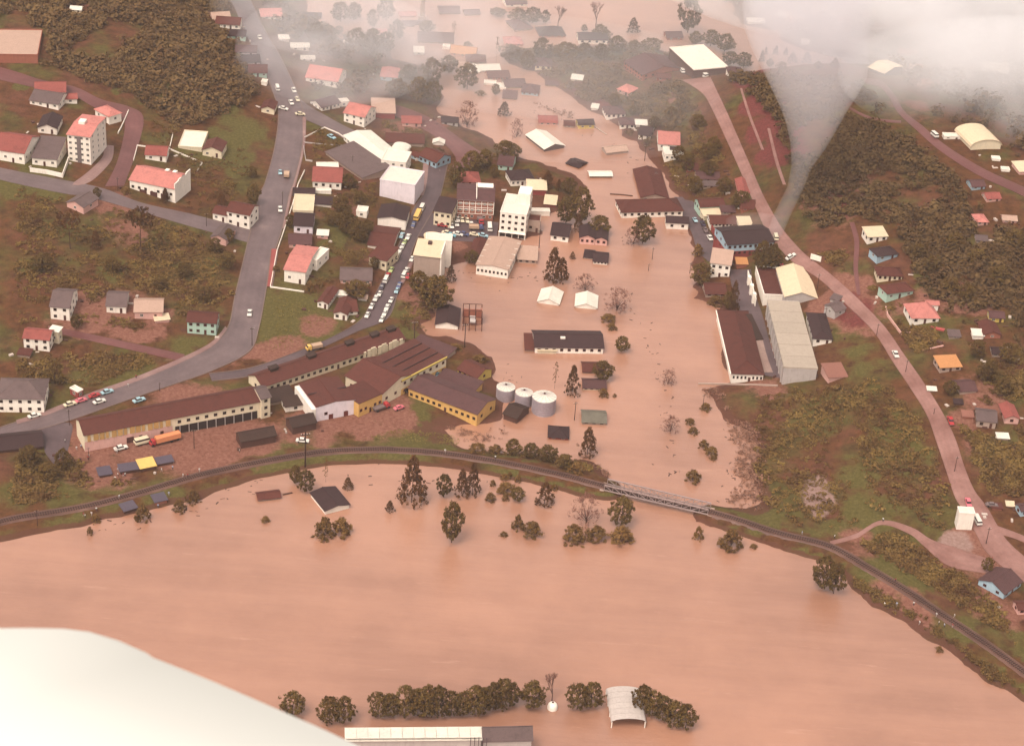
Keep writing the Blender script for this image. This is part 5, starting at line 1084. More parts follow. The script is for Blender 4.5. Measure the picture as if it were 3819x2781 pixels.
for x, y, dx, dy, k_, c, l in [(2950,962,20,-12,'sedan','white','white car at the dirt road bend behind the smoke foot'),(2902,988,20,10,'sedan','red','bright red car behind the cream hall'),(2885,994,4,20,'beetle','white','small white car beside the bright red one'),(2893,893,4,16,'van','cream','cream van at the foot of the smoke'),(3339,1327,14,30,'sedan','white','white car driving down the middle of the dirt road'),(3544,1575,10,30,'sedan','red','red car stopped at the edge of the lower dirt road'),(3610,1880,8,30,'sedan','pink','pinkish red car behind the tall white cube building'),(3643,1947,14,26,'van','white','white van beside the tall white cube building'),(3699,1889,30,4,'beetle','grey','grey car at the verge above the road fork'),(2545,273,8,14,'van','white','white van at the edge of the big white shelter'),(3485,511,16,14,'van','white','white van on the far hillside road')]: car(x, y, dx, dy, k_, c, l, G5, 1.12)
def truck(px, py, dx, dy, cab, bed, label, cat, L=4.5, bus=False, high=1.2):
    p = ground(px, py); yaw = heading(p, px, py, dx, dy); r = thing(cat.replace(' ', '_'), (p.x, p.y, max(hz(p.x, p.y), 0) + ROADOFF), yaw, label, cat, 'trucks and buses'); occ_disc(p.x, p.y, 4)
    if bus:
        link('body', profile([(-L/2,.5),(-L/2,1.5),(-L/2+.1,1.55),(L/2-.2,1.55),(L/2,1.4),(L/2,.5)], 2.35, 2.3, 1.4, CP[cab], 'body'), r); link('windows', profile([(-L/2+.05,1.55),(-L/2+.15,2.25),(L/2-.5,2.25),(L/2-.2,1.55)], 2.28, 2.2, 1.55, CGL, 'windows'), r); link('roof', profile([(-L/2+.05,2.25),(-L/2+.2,2.6),(L/2-.7,2.62),(L/2-.45,2.25)], 2.3, 2.0, 2.25, CP[cab], 'roof'), r)
        xs = (-L * .3, L * .3)
    else:
        link('cab', profile([(L/2,.6),(L/2,2.2),(L/2+.3,2.35),(L/2+1.3,2.35),(L/2+1.7,1.5),(L/2+2.0,1.4),(L/2+2.0,.6)], 2.1, 1.9, 1.5, CP[cab], 'cab'), r); MB().box(L/2+1.4, L/2+1.72, -.85, .85, 1.5, 2.15).build('windscreen', CGL, r); MB().box(-L/2, L/2+1.8, -.5, .5, .55, .8).build('chassis', TYRE, r)
        MB().box(-L/2, L/2 - .15, -1.15, 1.15, .85, 1.0).build('bed', CP['grey'], r)
        for nm, bx in (('side_board', (-L/2, L/2-.15, -1.2, -1.08, 1.0, 1.0+high)), ('side_board', (-L/2, L/2-.15, 1.08, 1.2, 1.0, 1.0+high)), ('tail_board', (-L/2-.06, -L/2+.05, -1.07, 1.07, 1.0, 1.0+high)), ('load', (-L/2+.08, L/2-.3, -1.06, 1.06, 1.0, .92+high))): MB().box(*bx).build(nm, CP[bed], r)
        xs = (-L * .38, -L * .12, L/2 + 1.2) if L > 6 else (-L * .25, L/2 + 1.2)
    for x in xs:
        for y in (-1, 1): o = link('wheel', WHB, r); o.location = (x, y, .5)
    return r
truck(625,1648,-40,10,'red','orange','red cab truck with long orange load outside the pink factory wall','truck',9.5,False,1.9)
truck(1180,1303,-40,8,'yellow','beige','yellow cab truck standing on the lane behind the factory','truck',4.5)
truck(1069,662,2,-24,'grey','beige','brown truck driving up the main road','truck',4.5); truck(1557,812,12,-26,'yellow','yellow','yellow bus on the sloping street','bus',8.5,True)
truck(1768,858,30,2,'blue','beige','beige truck in the middle of the car park','truck',4.5); truck(1414,1530,36,-12,'red','grey','red cab flat truck before the yellow factory corner','truck',4.8,False,.5); truck(1790,830,6,14,'red','grey','small red truck against the brick building','truck',3.2)
truck(2612,282,-24,-6,'white','white','white bus under the edge of the big white shelter','bus',10,True)
def clutter(name, m, n, pal):
    v = MB(); hs = [o for o in S.objects if o.parent is None and o.get('category') in ('house', 'cottage', 'villa', 'shed', 'hut', 'warehouse', 'factory wing') and o.location.z > .6]
    for _ in range(n):
        h = rnd.choice(hs); w, d = h.get('w', 8), h.get('d', 8); ca, sa = math.cos(h.rotation_euler.z), math.sin(h.rotation_euler.z)
        lx = rnd.choice((-1, 1)) * (w / 2 + rnd.uniform(.6, 5)); ly = rnd.uniform(-5, d + 2); x = h.location.x + lx * ca - ly * sa; y = h.location.y + lx * sa + ly * ca
        if occ_at(np.array([x]), np.array([y]))[0] and rnd.random() < .6: continue
        z = hz(x, y)
        if z < .3: continue
        a = rnd.uniform(0, 3.14); L, W_, Z = rnd.uniform(.3, 1.3), rnd.uniform(.2, .6), rnd.uniform(.15, .8); c, s_ = math.cos(a), math.sin(a)
        q = [(x + px_ * c - py_ * s_, y + px_ * s_ + py_ * c) for px_, py_ in ((-L, -W_), (L, -W_), (L, W_), (-L, W_))]
        v.add([(*t_, z - .3) for t_ in q] + [(*t_, z + Z) for t_ in q], [(4, 5, 6, 7), (0, 1, 5, 4), (1, 2, 6, 5), (2, 3, 7, 6), (3, 0, 4, 7)])
    tag(v.build(name, m), kind='stuff')
clutter('yard_clutter', flat('pale clutter', (206,186,172), .8, 0, .3), 260, 1); clutter('timber_debris', flat('dark clutter', (112,72,60), .9, 0, .3), 260, 0)
# ================================================================== PEOPLE
SKIN = flat('skin', (150,100,80), .8); SH = [flat('shirt ' + n, c, .9) for n, c in (('white', (236,228,220)), ('pale blue', (190,196,214)), ('red', (170,70,64)))]; TR = [flat('trousers dark', (70,58,70), .9), flat('trousers pale', (190,170,160), .9)]
def person_mesh(step):
    bm = bmesh.new()
    V = {}
    def v(n, *c): V[n] = bm.verts.new(c)
    v('pel', 0, 0, .95); v('che', 0, 0, 1.35); v('nek', 0, 0, 1.5); v('hea', .02, 0, 1.66); v('hd2', .02, 0, 1.74)
    for s, n in ((-1, 'l'), (1, 'r')):
        f = step * s
        v('hip' + n, 0, .1 * s, .9); v('kne' + n, f * .18 + .03, .11 * s, .5); v('ank' + n, f * .3, .11 * s, .07); v('toe' + n, f * .3 + .16, .12 * s, .04)
        v('sho' + n, 0, .2 * s, 1.42); v('elb' + n, -f * .1, .26 * s, 1.14); v('han' + n, -f * .2 + .08, .25 * s, .88)
    E = [('pel','che'),('che','nek'),('nek','hea'),('hea','hd2')]
    for n in 'lr': E += [('pel','hip'+n),('hip'+n,'kne'+n),('kne'+n,'ank'+n),('ank'+n,'toe'+n),('che','sho'+n),('sho'+n,'elb'+n),('elb'+n,'han'+n)]
    for a, b in E: bm.edges.new((V[a], V[b]))
    rad = dict(pel=.15, che=.17, nek=.06, hea=.1, hd2=.08, hip=.1, kne=.065, ank=.05, toe=.045, sho=.075, elb=.05, han=.045)
    names = list(V); me = bpy.data.meshes.new('person'); bm.verts.index_update(); bm.to_mesh(me); bm.free()
    o = bpy.data.objects.new('tmp', me); COL.objects.link(o); md = o.modifiers.new('s', 'SKIN')
    for i, n in enumerate(names):
        k_ = n if n in rad else n[:-1]; me.skin_vertices[0].data[i].radius = (rad[k_],) * 2; me.skin_vertices[0].data[i].use_root = (n == 'pel')
    sb = o.modifiers.new('d', 'SUBSURF'); sb.levels = 1; dg = bpy.context.evaluated_depsgraph_get(); out = bpy.data.meshes.new_from_object(o.evaluated_get(dg)); bpy.data.objects.remove(o)
    out.materials.clear()
    for m in (SKIN, SH[0], TR[0]): out.materials.append(m)
    for p in out.polygons: z = p.center.z; p.material_index = 1 if 1.0 < z < 1.5 and (abs(p.center.y) < .3 and z > 1.05) else (2 if .12 < z <= 1.02 and abs(p.center.y) < .22 else 0)
    out.shade_smooth(); out.name = 'person'; return out
PM = [person_mesh(0.1), person_mesh(.8)]
def person(px, py, label, i, group):
    p = ground(px, py); o = bpy.data.objects.new('person', PM[i % 2]); COL.objects.link(o); o.location = (p.x, p.y, p.z + .12); o.rotation_euler = (0, 0, rnd.uniform(0, 6.28)); o.scale = (1.08,) * 3
    for s_, m in ((1, SH[[0, 0, 1, 0, 2][i % 5]]), (2, TR[i % 2])): o.material_slots[s_].link = 'OBJECT'; o.material_slots[s_].material = m
    tag(o, label, 'person', group)
i = 0
for lab, grp, pts in [('person standing in the yard by the gable of the longest factory wing', 'people in the factory yard', [(243,1652),(286,1680),(303,1673),(332,1707),(329,1716),(437,1692),(432,1685)]), ('person standing among the tarpaulin shelters', 'people at the tarpaulin shelters', [(440,1760),(440,1778),(460,1779),(467,1778),(603,1760),(644,1752)]), ('person walking on the railway near the tarpaulin shelters', 'people walking on the railway', [(683,1781),(700,1781),(744,1761),(893,1690)]),
  ('person standing at the river edge below the railway', 'people at the river edge', [(630,1849),(360,1907),(312,1927),(318,1932),(342,1924),(590,1895),(445,1860)]), ('person walking on the verge of the main road bend', 'people by the main road', [(508,1413),(479,1445)]), ('person on the river bank below the eastern railway', 'people on the eastern bank', [(3297,2261),(3343,2261),(3406,2259),(3551,2341),(3500,2330),(3428,2330),(3520,2340)]), ('person walking along the eastern railway line', 'people on the eastern railway', [(3558,2304),(3338,2171),(3491,2300),(3111,2009),(2990,1995)]),
  ('person on the dirt track near the tall white cube building', 'people on the dirt track', [(3292,1946),(3699,2091)]), ('person standing on the railway behind the flooded willows', 'people on the railway bank', [(1847,1714),(1660,1690)])]:
    o_ = sorted(pts); WEST = 'westmost second third fourth fifth sixth seventh'.split()
    for x, y in pts: person(x, y, lab.replace('person', WEST[o_.index((x, y))] + (' person' if o_.index((x, y)) == 0 else ' person from west')) if len(pts) > 1 else lab, i, grp); i += 1
# ================================================================== AIRCRAFT WING (seen below the open window)
def wing():
    z = CAMH - 1.35; out = [(-300,2330),(-60,2311),(70,2310),(200,2313),(310,2326),(430,2362),(545,2412),(572,2432),(700,2482),(830,2534),(1000,2607),(1150,2672),(1290,2733),(1420,2795),(1700,2940),(1900,3060),(1500,3500),(-300,3500),(-900,2900),(-700,2420)]
    P = [pix(x, y, z) for x, y in out]; c = sum(P, Vector()) / len(P); r = thing('aircraft_wing', c, 0, 'overexposed white wing of the aeroplane in the lower corner', 'aircraft wing'); n = len(P)
    m, t, b = nmat('white aircraft paint'); b.inputs['Base Color'].default_value = (.63, .61, .555, 1); b.inputs['Roughness'].default_value = .35
    vs = []
    for sc, dz in ((.90, .0), (.985, -.012), (1, -.035), (.985, -.06), (.9, -.075)): vs += [((p.x - c.x) * sc, (p.y - c.y) * sc, dz) for p in P]
    fs = [tuple(range(n))[::-1]] + [(j * n + i, j * n + (i + 1) % n, (j + 1) * n + (i + 1) % n, (j + 1) * n + i) for j in range(4) for i in range(n)] + [tuple(range(4 * n, 5 * n))]
    me = MB().add(vs, fs).mesh('wing_panel', m); bm = bmesh.new(); bm.from_mesh(me); bmesh.ops.recalc_face_normals(bm, faces=bm.faces); bm.to_mesh(me); bm.free(); me.shade_smooth(); link('wing_panel', me, r)
    for x, y in ((560, 2425), (832, 2534), (1258, 2715)):
        p = pix(x, y + 4, z) - c; mb = MB(); mb.box(p.x - .004, p.x + .004, p.y - .02, p.y + .0025, -.04, -.02); mb.build('hinge_fairing', m, r)
wing()
# ================================================================== TREES
def leaf_mat(key, c, c2):
    lin = lambda c: mul(globals()['lin'](c), .74 if 'stuff' in key else .52)
    m, t, b = nmat(key); tc = N(t, 'ShaderNodeTexCoord').outputs['Object']; oi = N(t, 'ShaderNodeObjectInfo'); gm = N(t, 'ShaderNodeNewGeometry')
    a = N(t, 'ShaderNodeVectorMath', operation='ADD'); t.links.new(tc, a.inputs[0]); t.links.new(oi.outputs['Location'], a.inputs[1])
    n1 = noise(t, a.outputs[0], 3.0 if 'stuff' not in key else .11, 4, .65)
    col = ramp(t, n1, [(.3, lin(c)), (.7, lin(c2))])
    r = N(t, 'ShaderNodeMapRange'); r.inputs[3].default_value = .86; r.inputs[4].default_value = 1.14; t.links.new(gm.outputs['Random Per Island'], r.inputs[0])
    hv = N(t, 'ShaderNodeHueSaturation'); t.links.new(col, hv.inputs['Color']); t.links.new(r.outputs[0], hv.inputs['Value'])
    r2 = N(t, 'ShaderNodeMapRange'); r2.inputs[3].default_value = .8; r2.inputs[4].default_value = 1.2; t.links.new(oi.outputs['Random'], r2.inputs[0])
    h2 = N(t, 'ShaderNodeHueSaturation'); t.links.new(hv.outputs[0], h2.inputs['Color']); t.links.new(r2.outputs[0], h2.inputs['Value'])
    t.links.new(h2.outputs[0], b.inputs['Base Color']); b.inputs['Roughness'].default_value = .9; b.inputs['Specular IOR Level'].default_value = .08
    return m
BARK = flat('bark', (92,60,50), .95, 0, .3); BARKP = flat('pale bark', (134,96,84), .95, 0, .3)
LG = leaf_mat('dark leaves', (98,66,32), (128,102,52)); LC = leaf_mat('conifer needles', (92,54,28), (122,82,44)); LB = leaf_mat('olive leaves', (118,80,42), (150,112,62)); LT = leaf_mat('twigs', (132,84,70), (156,108,92))
def leaves(C, rad, size, per, flat_=1.0):
    """C: (n,3) clump centres, rad: clump radii; returns verts/faces of small leaf quads facing roughly away from each clump"""
    n = len(C); m = n * per; c = np.repeat(C, per, 0); rr = np.repeat(rad, per)
    d = npr.normal(size=(m, 3)); d /= np.linalg.norm(d, axis=1, keepdims=True); p = c + d * (rr * npr.uniform(.35, 1.0, m))[:, None] * np.array([1, 1, flat_])
    nn = d * .8 + npr.normal(size=(m, 3)) * .4 + np.array([0, 0, .7]); nn /= np.linalg.norm(nn, axis=1, keepdims=True)
    a = np.cross(nn, npr.normal(size=(m, 3))); a /= np.linalg.norm(a, axis=1, keepdims=True); b = np.cross(nn, a)
    s = (size * npr.uniform(.6, 1.4, m))[:, None]; v = np.stack([p - a * s - b * s * .6, p + a * s - b * s * .5, p + a * s * .7 + b * s * .8, p - a * s * .6 + b * s * .7], 1).reshape(-1, 3)
    return v, np.arange(m * 4).reshape(m, 4)
def npmesh(name, v, f, mat):
    me = bpy.data.meshes.new(name); me.vertices.add(len(v)); me.vertices.foreach_set('co', np.asarray(v, np.float32).ravel()); k_ = f.shape[1]
    me.loops.add(f.size); me.loops.foreach_set('vertex_index', f.ravel().astype(np.int32)); me.polygons.add(len(f)); me.polygons.foreach_set('loop_start', np.arange(0, f.size, k_, dtype=np.int32)); me.update(calc_edges=True)
    if mat: me.materials.append(mat)
    return me
def trunk(top, r, limbs, mat, lean=0.0):
    mb = MB(); pts = [Vector((lean * (i / 5) ** 2, 0, -.12 + (top + .12) * i / 5)) for i in range(6)]
    for i in range(5): mb.tube(pts[i], pts[i + 1], r * (1 - i * .16), r * (1 - (i + 1) * .16), 7)
    for z, L, up in limbs:
        a = rnd.uniform(0, 6.28); p = Vector((lean * (z / top) ** 2, 0, z)); q = p + Vector((math.cos(a) * L, math.sin(a) * L, up)); mid = p.lerp(q, .55) + Vector((0, 0, -.02))
        mb.tube(p, mid, r * .4, r * .26, 5); mb.tube(mid, q, r * .26, r * .1, 4)
    return mb.mesh('trunk', mat)
def crown_pts(kind, n):
    P = []; Rr = []
    while len(P) < n:
        z = npr.uniform(0, 1); a = npr.uniform(0, 2 * math.pi)
        if kind == 'broad': e = math.sin(math.pi * (.12 + .80 * z)) * .5 * (1 + .22 * math.sin(3 * a + z * 5)); zz = .16 + .84 * z; q = npr.uniform(.35, 1) ** .5; cr = .085
        elif kind == 'conifer': e = (.52 * (1 - z) ** .7 + .04) * (1 + .2 * math.sin(11 * z * 2 + a)); zz = .04 + .96 * z; q = npr.uniform(.3, 1) ** .5; cr = .075
        elif kind == 'pine': e = math.sin(math.pi * (.2 + .74 * z)) * .5 * (1 + .15 * math.sin(5 * a)); zz = .16 + .82 * z; q = npr.uniform(.3, 1) ** .5; cr = .08
        elif kind == 'twig': e = math.sin(math.pi * (.3 + .6 * z)) * .5 * (1 + .25 * math.sin(5 * a)); zz = .92 * z ** .8; q = npr.uniform(.1, 1) ** .6; cr = .09
        elif kind == 'bush': e = math.sin(math.pi * (.38 + .58 * z)) * .5 * (1 + .2 * math.sin(4 * a)); zz = .85 * z; q = npr.uniform(.3, 1) ** .5; cr = .12
        elif kind == 'umbrella': zz = .62 + .34 * z ** .6; e = .5 * (1 - ((zz - .8) / .24) ** 2 * .8); q = npr.uniform(.2, 1) ** .5; cr = .055
        elif kind == 'thin': e = .28 * math.sin(math.pi * (.1 + .8 * z)) * (1 + .3 * math.sin(9 * z)) + .05; zz = .25 + .75 * z; q = npr.uniform(.2, 1); cr = .045
        elif kind == 'palm': e = .5 * (.5 + .5 * math.sin(z * 7)); zz = .72 + .28 * z; q = npr.uniform(.1, 1); cr = .06
        P.append((e * q * math.cos(a), e * q * math.sin(a), zz)); Rr.append(cr * npr.uniform(.6, 1.25))
    return np.array(P), np.array(Rr)
def proto(kind, var):
    if kind == 'bare':
        mb = MB(); tips = []
        def br(p, d, L, r, dep):
            q = p + d * L; mb.tube(p, q, r, r * .62, 4 if dep else 6); tips.append((q, dep))
            if dep < 4:
                for _ in range(3 if dep < 3 else 2):
                    nd = (d + Vector((rnd.uniform(-1, 1), rnd.uniform(-1, 1), rnd.uniform(-.25, .55))) * .62).normalized(); br(q, nd, L * rnd.uniform(.62, .82), r * .6, dep + 1)
        br(Vector((0, 0, -.1)), Vector((.03 * var, 0, 1)).normalized(), .36, .028, 0)
        tm = mb.mesh('trunk', BARKP); zs = max(v.co.z for v in tm.vertices); xs = max(max(abs(v.co.x), abs(v.co.y)) for v in tm.vertices)
        for v in tm.vertices: v.co.z /= zs; v.co.x *= .5 / xs; v.co.y *= .5 / xs
        C = np.array([(t.x * .5 / xs, t.y * .5 / xs, t.z / zs) for t, dep in tips if dep >= 2]); sel = npr.permutation(len(C))[:90]
        v, f = leaves(C[sel], np.full(len(sel), .055), np.float64(.012), 7); return tm, npmesh('crown', v, f, LT)
    lm = {'broad': [(.3,.24,.25),(.4,.28,.22),(.5,.22,.2),(.35,.26,.3),(.55,.16,.25)], 'conifer': [(.25,.3,.05),(.4,.22,.05),(.55,.16,.05)], 'pine': [(.4,.3,.15),(.5,.3,.12),(.6,.2,.15)], 'twig': [(.06,.3,.5),(.06,.25,.6),(.08,.3,.4),(.08,.2,.7),(.05,.4,.35)], 'bush': [(.1,.25,.3),(.1,.25,.35),(.12,.2,.4)], 'umbrella': [(.62,.4,.16),(.65,.4,.14),(.7,.36,.12),(.66,.4,.15),(.62,.38,.2)], 'thin': [(.4,.12,.1),(.6,.12,.1),(.75,.08,.1)], 'palm': [(.8,.1,.1)]}[kind]
    tm = trunk(.8 if kind not in ('bush', 'twig') else .35, .022 if kind != 'thin' else .013, lm * 2, BARK, .04 * var)
    n, per, size = {'broad': (170, 18, .027), 'conifer': (190, 18, .022), 'pine': (150, 18, .025), 'bush': (80, 18, .04), 'twig': (120, 14, .014), 'umbrella': (75, 15, .024), 'thin': (50, 11, .018), 'palm': (30, 12, .02)}[kind]
    P, Rr = crown_pts(kind, n); v, f = leaves(P, Rr, np.float64(size), per, .8)
    return tm, npmesh('crown', v, f, {'broad': LG, 'conifer': LC, 'pine': LG, 'bush': LB, 'twig': LT, 'umbrella': LC, 'thin': LB, 'palm': LC}[kind])
PROTO = {k_: [proto(k_, i) for i in range(nv)] for k_, nv in dict(broad=4, conifer=3, pine=3, bush=3, umbrella=2, thin=2, palm=1, bare=3, twig=3).items()}
NAMES = dict(twig='twiggy_shrub', broad='broadleaf_tree', conifer='conifer_tree', pine='pine_tree', bush='shrub', umbrella='araucaria_tree', thin='slender_tree', palm='palm_tree', bare='bare_tree')
CATS = dict(twig='shrub', broad='tree', conifer='tree', pine='tree', bush='shrub', umbrella='tree', thin='tree', palm='palm tree', bare='tree')
tcount = 0
def tree(px, py, h, w, kind, label, group=None):
    global tcount; tcount += 1
    if kind == 'pine': w *= 1.2; h *= .95
    p = ground(px, py); hm = h / vpx(p); wm = w / ppm(p); tm, cm = PROTO[kind][tcount % len(PROTO[kind])]
    r = thing(NAMES[kind], (p.x, p.y, p.z - .1), rnd.uniform(0, 6.28), label, CATS[kind], group); r.scale = (wm * 1.0, wm * 1.0, hm)
    link('trunk', tm, r); link('crown', cm, r)
ORDN = 'westmost second third fourth fifth sixth seventh eighth ninth tenth eleventh twelfth'.split()
def trees(text):
    kind = lab = grp = None
    for line in text.strip().splitlines():
        line = line.strip()
        if not line: continue
        if line[0] == '#': grp = line[1:].strip() or None; continue
        a, lab = [s.strip() for s in line.split('|')]
        specs = [q.split() for q in a.split(';')]; order = sorted(range(len(specs)), key=lambda i: float(specs[i][0])); base = lab
        for i_, s in enumerate(specs):
            k_ = order.index(i_); lab = base.replace('{n}', ORDN[k_]) if '{n}' in base or len(specs) < 2 else base + (', westmost' if k_ == 0 else ', ' + ORDN[k_] + ' from west')
            if len(s) == 5: kind = s[4]
            tree(*map(float, s[:4]), kind, lab, grp)
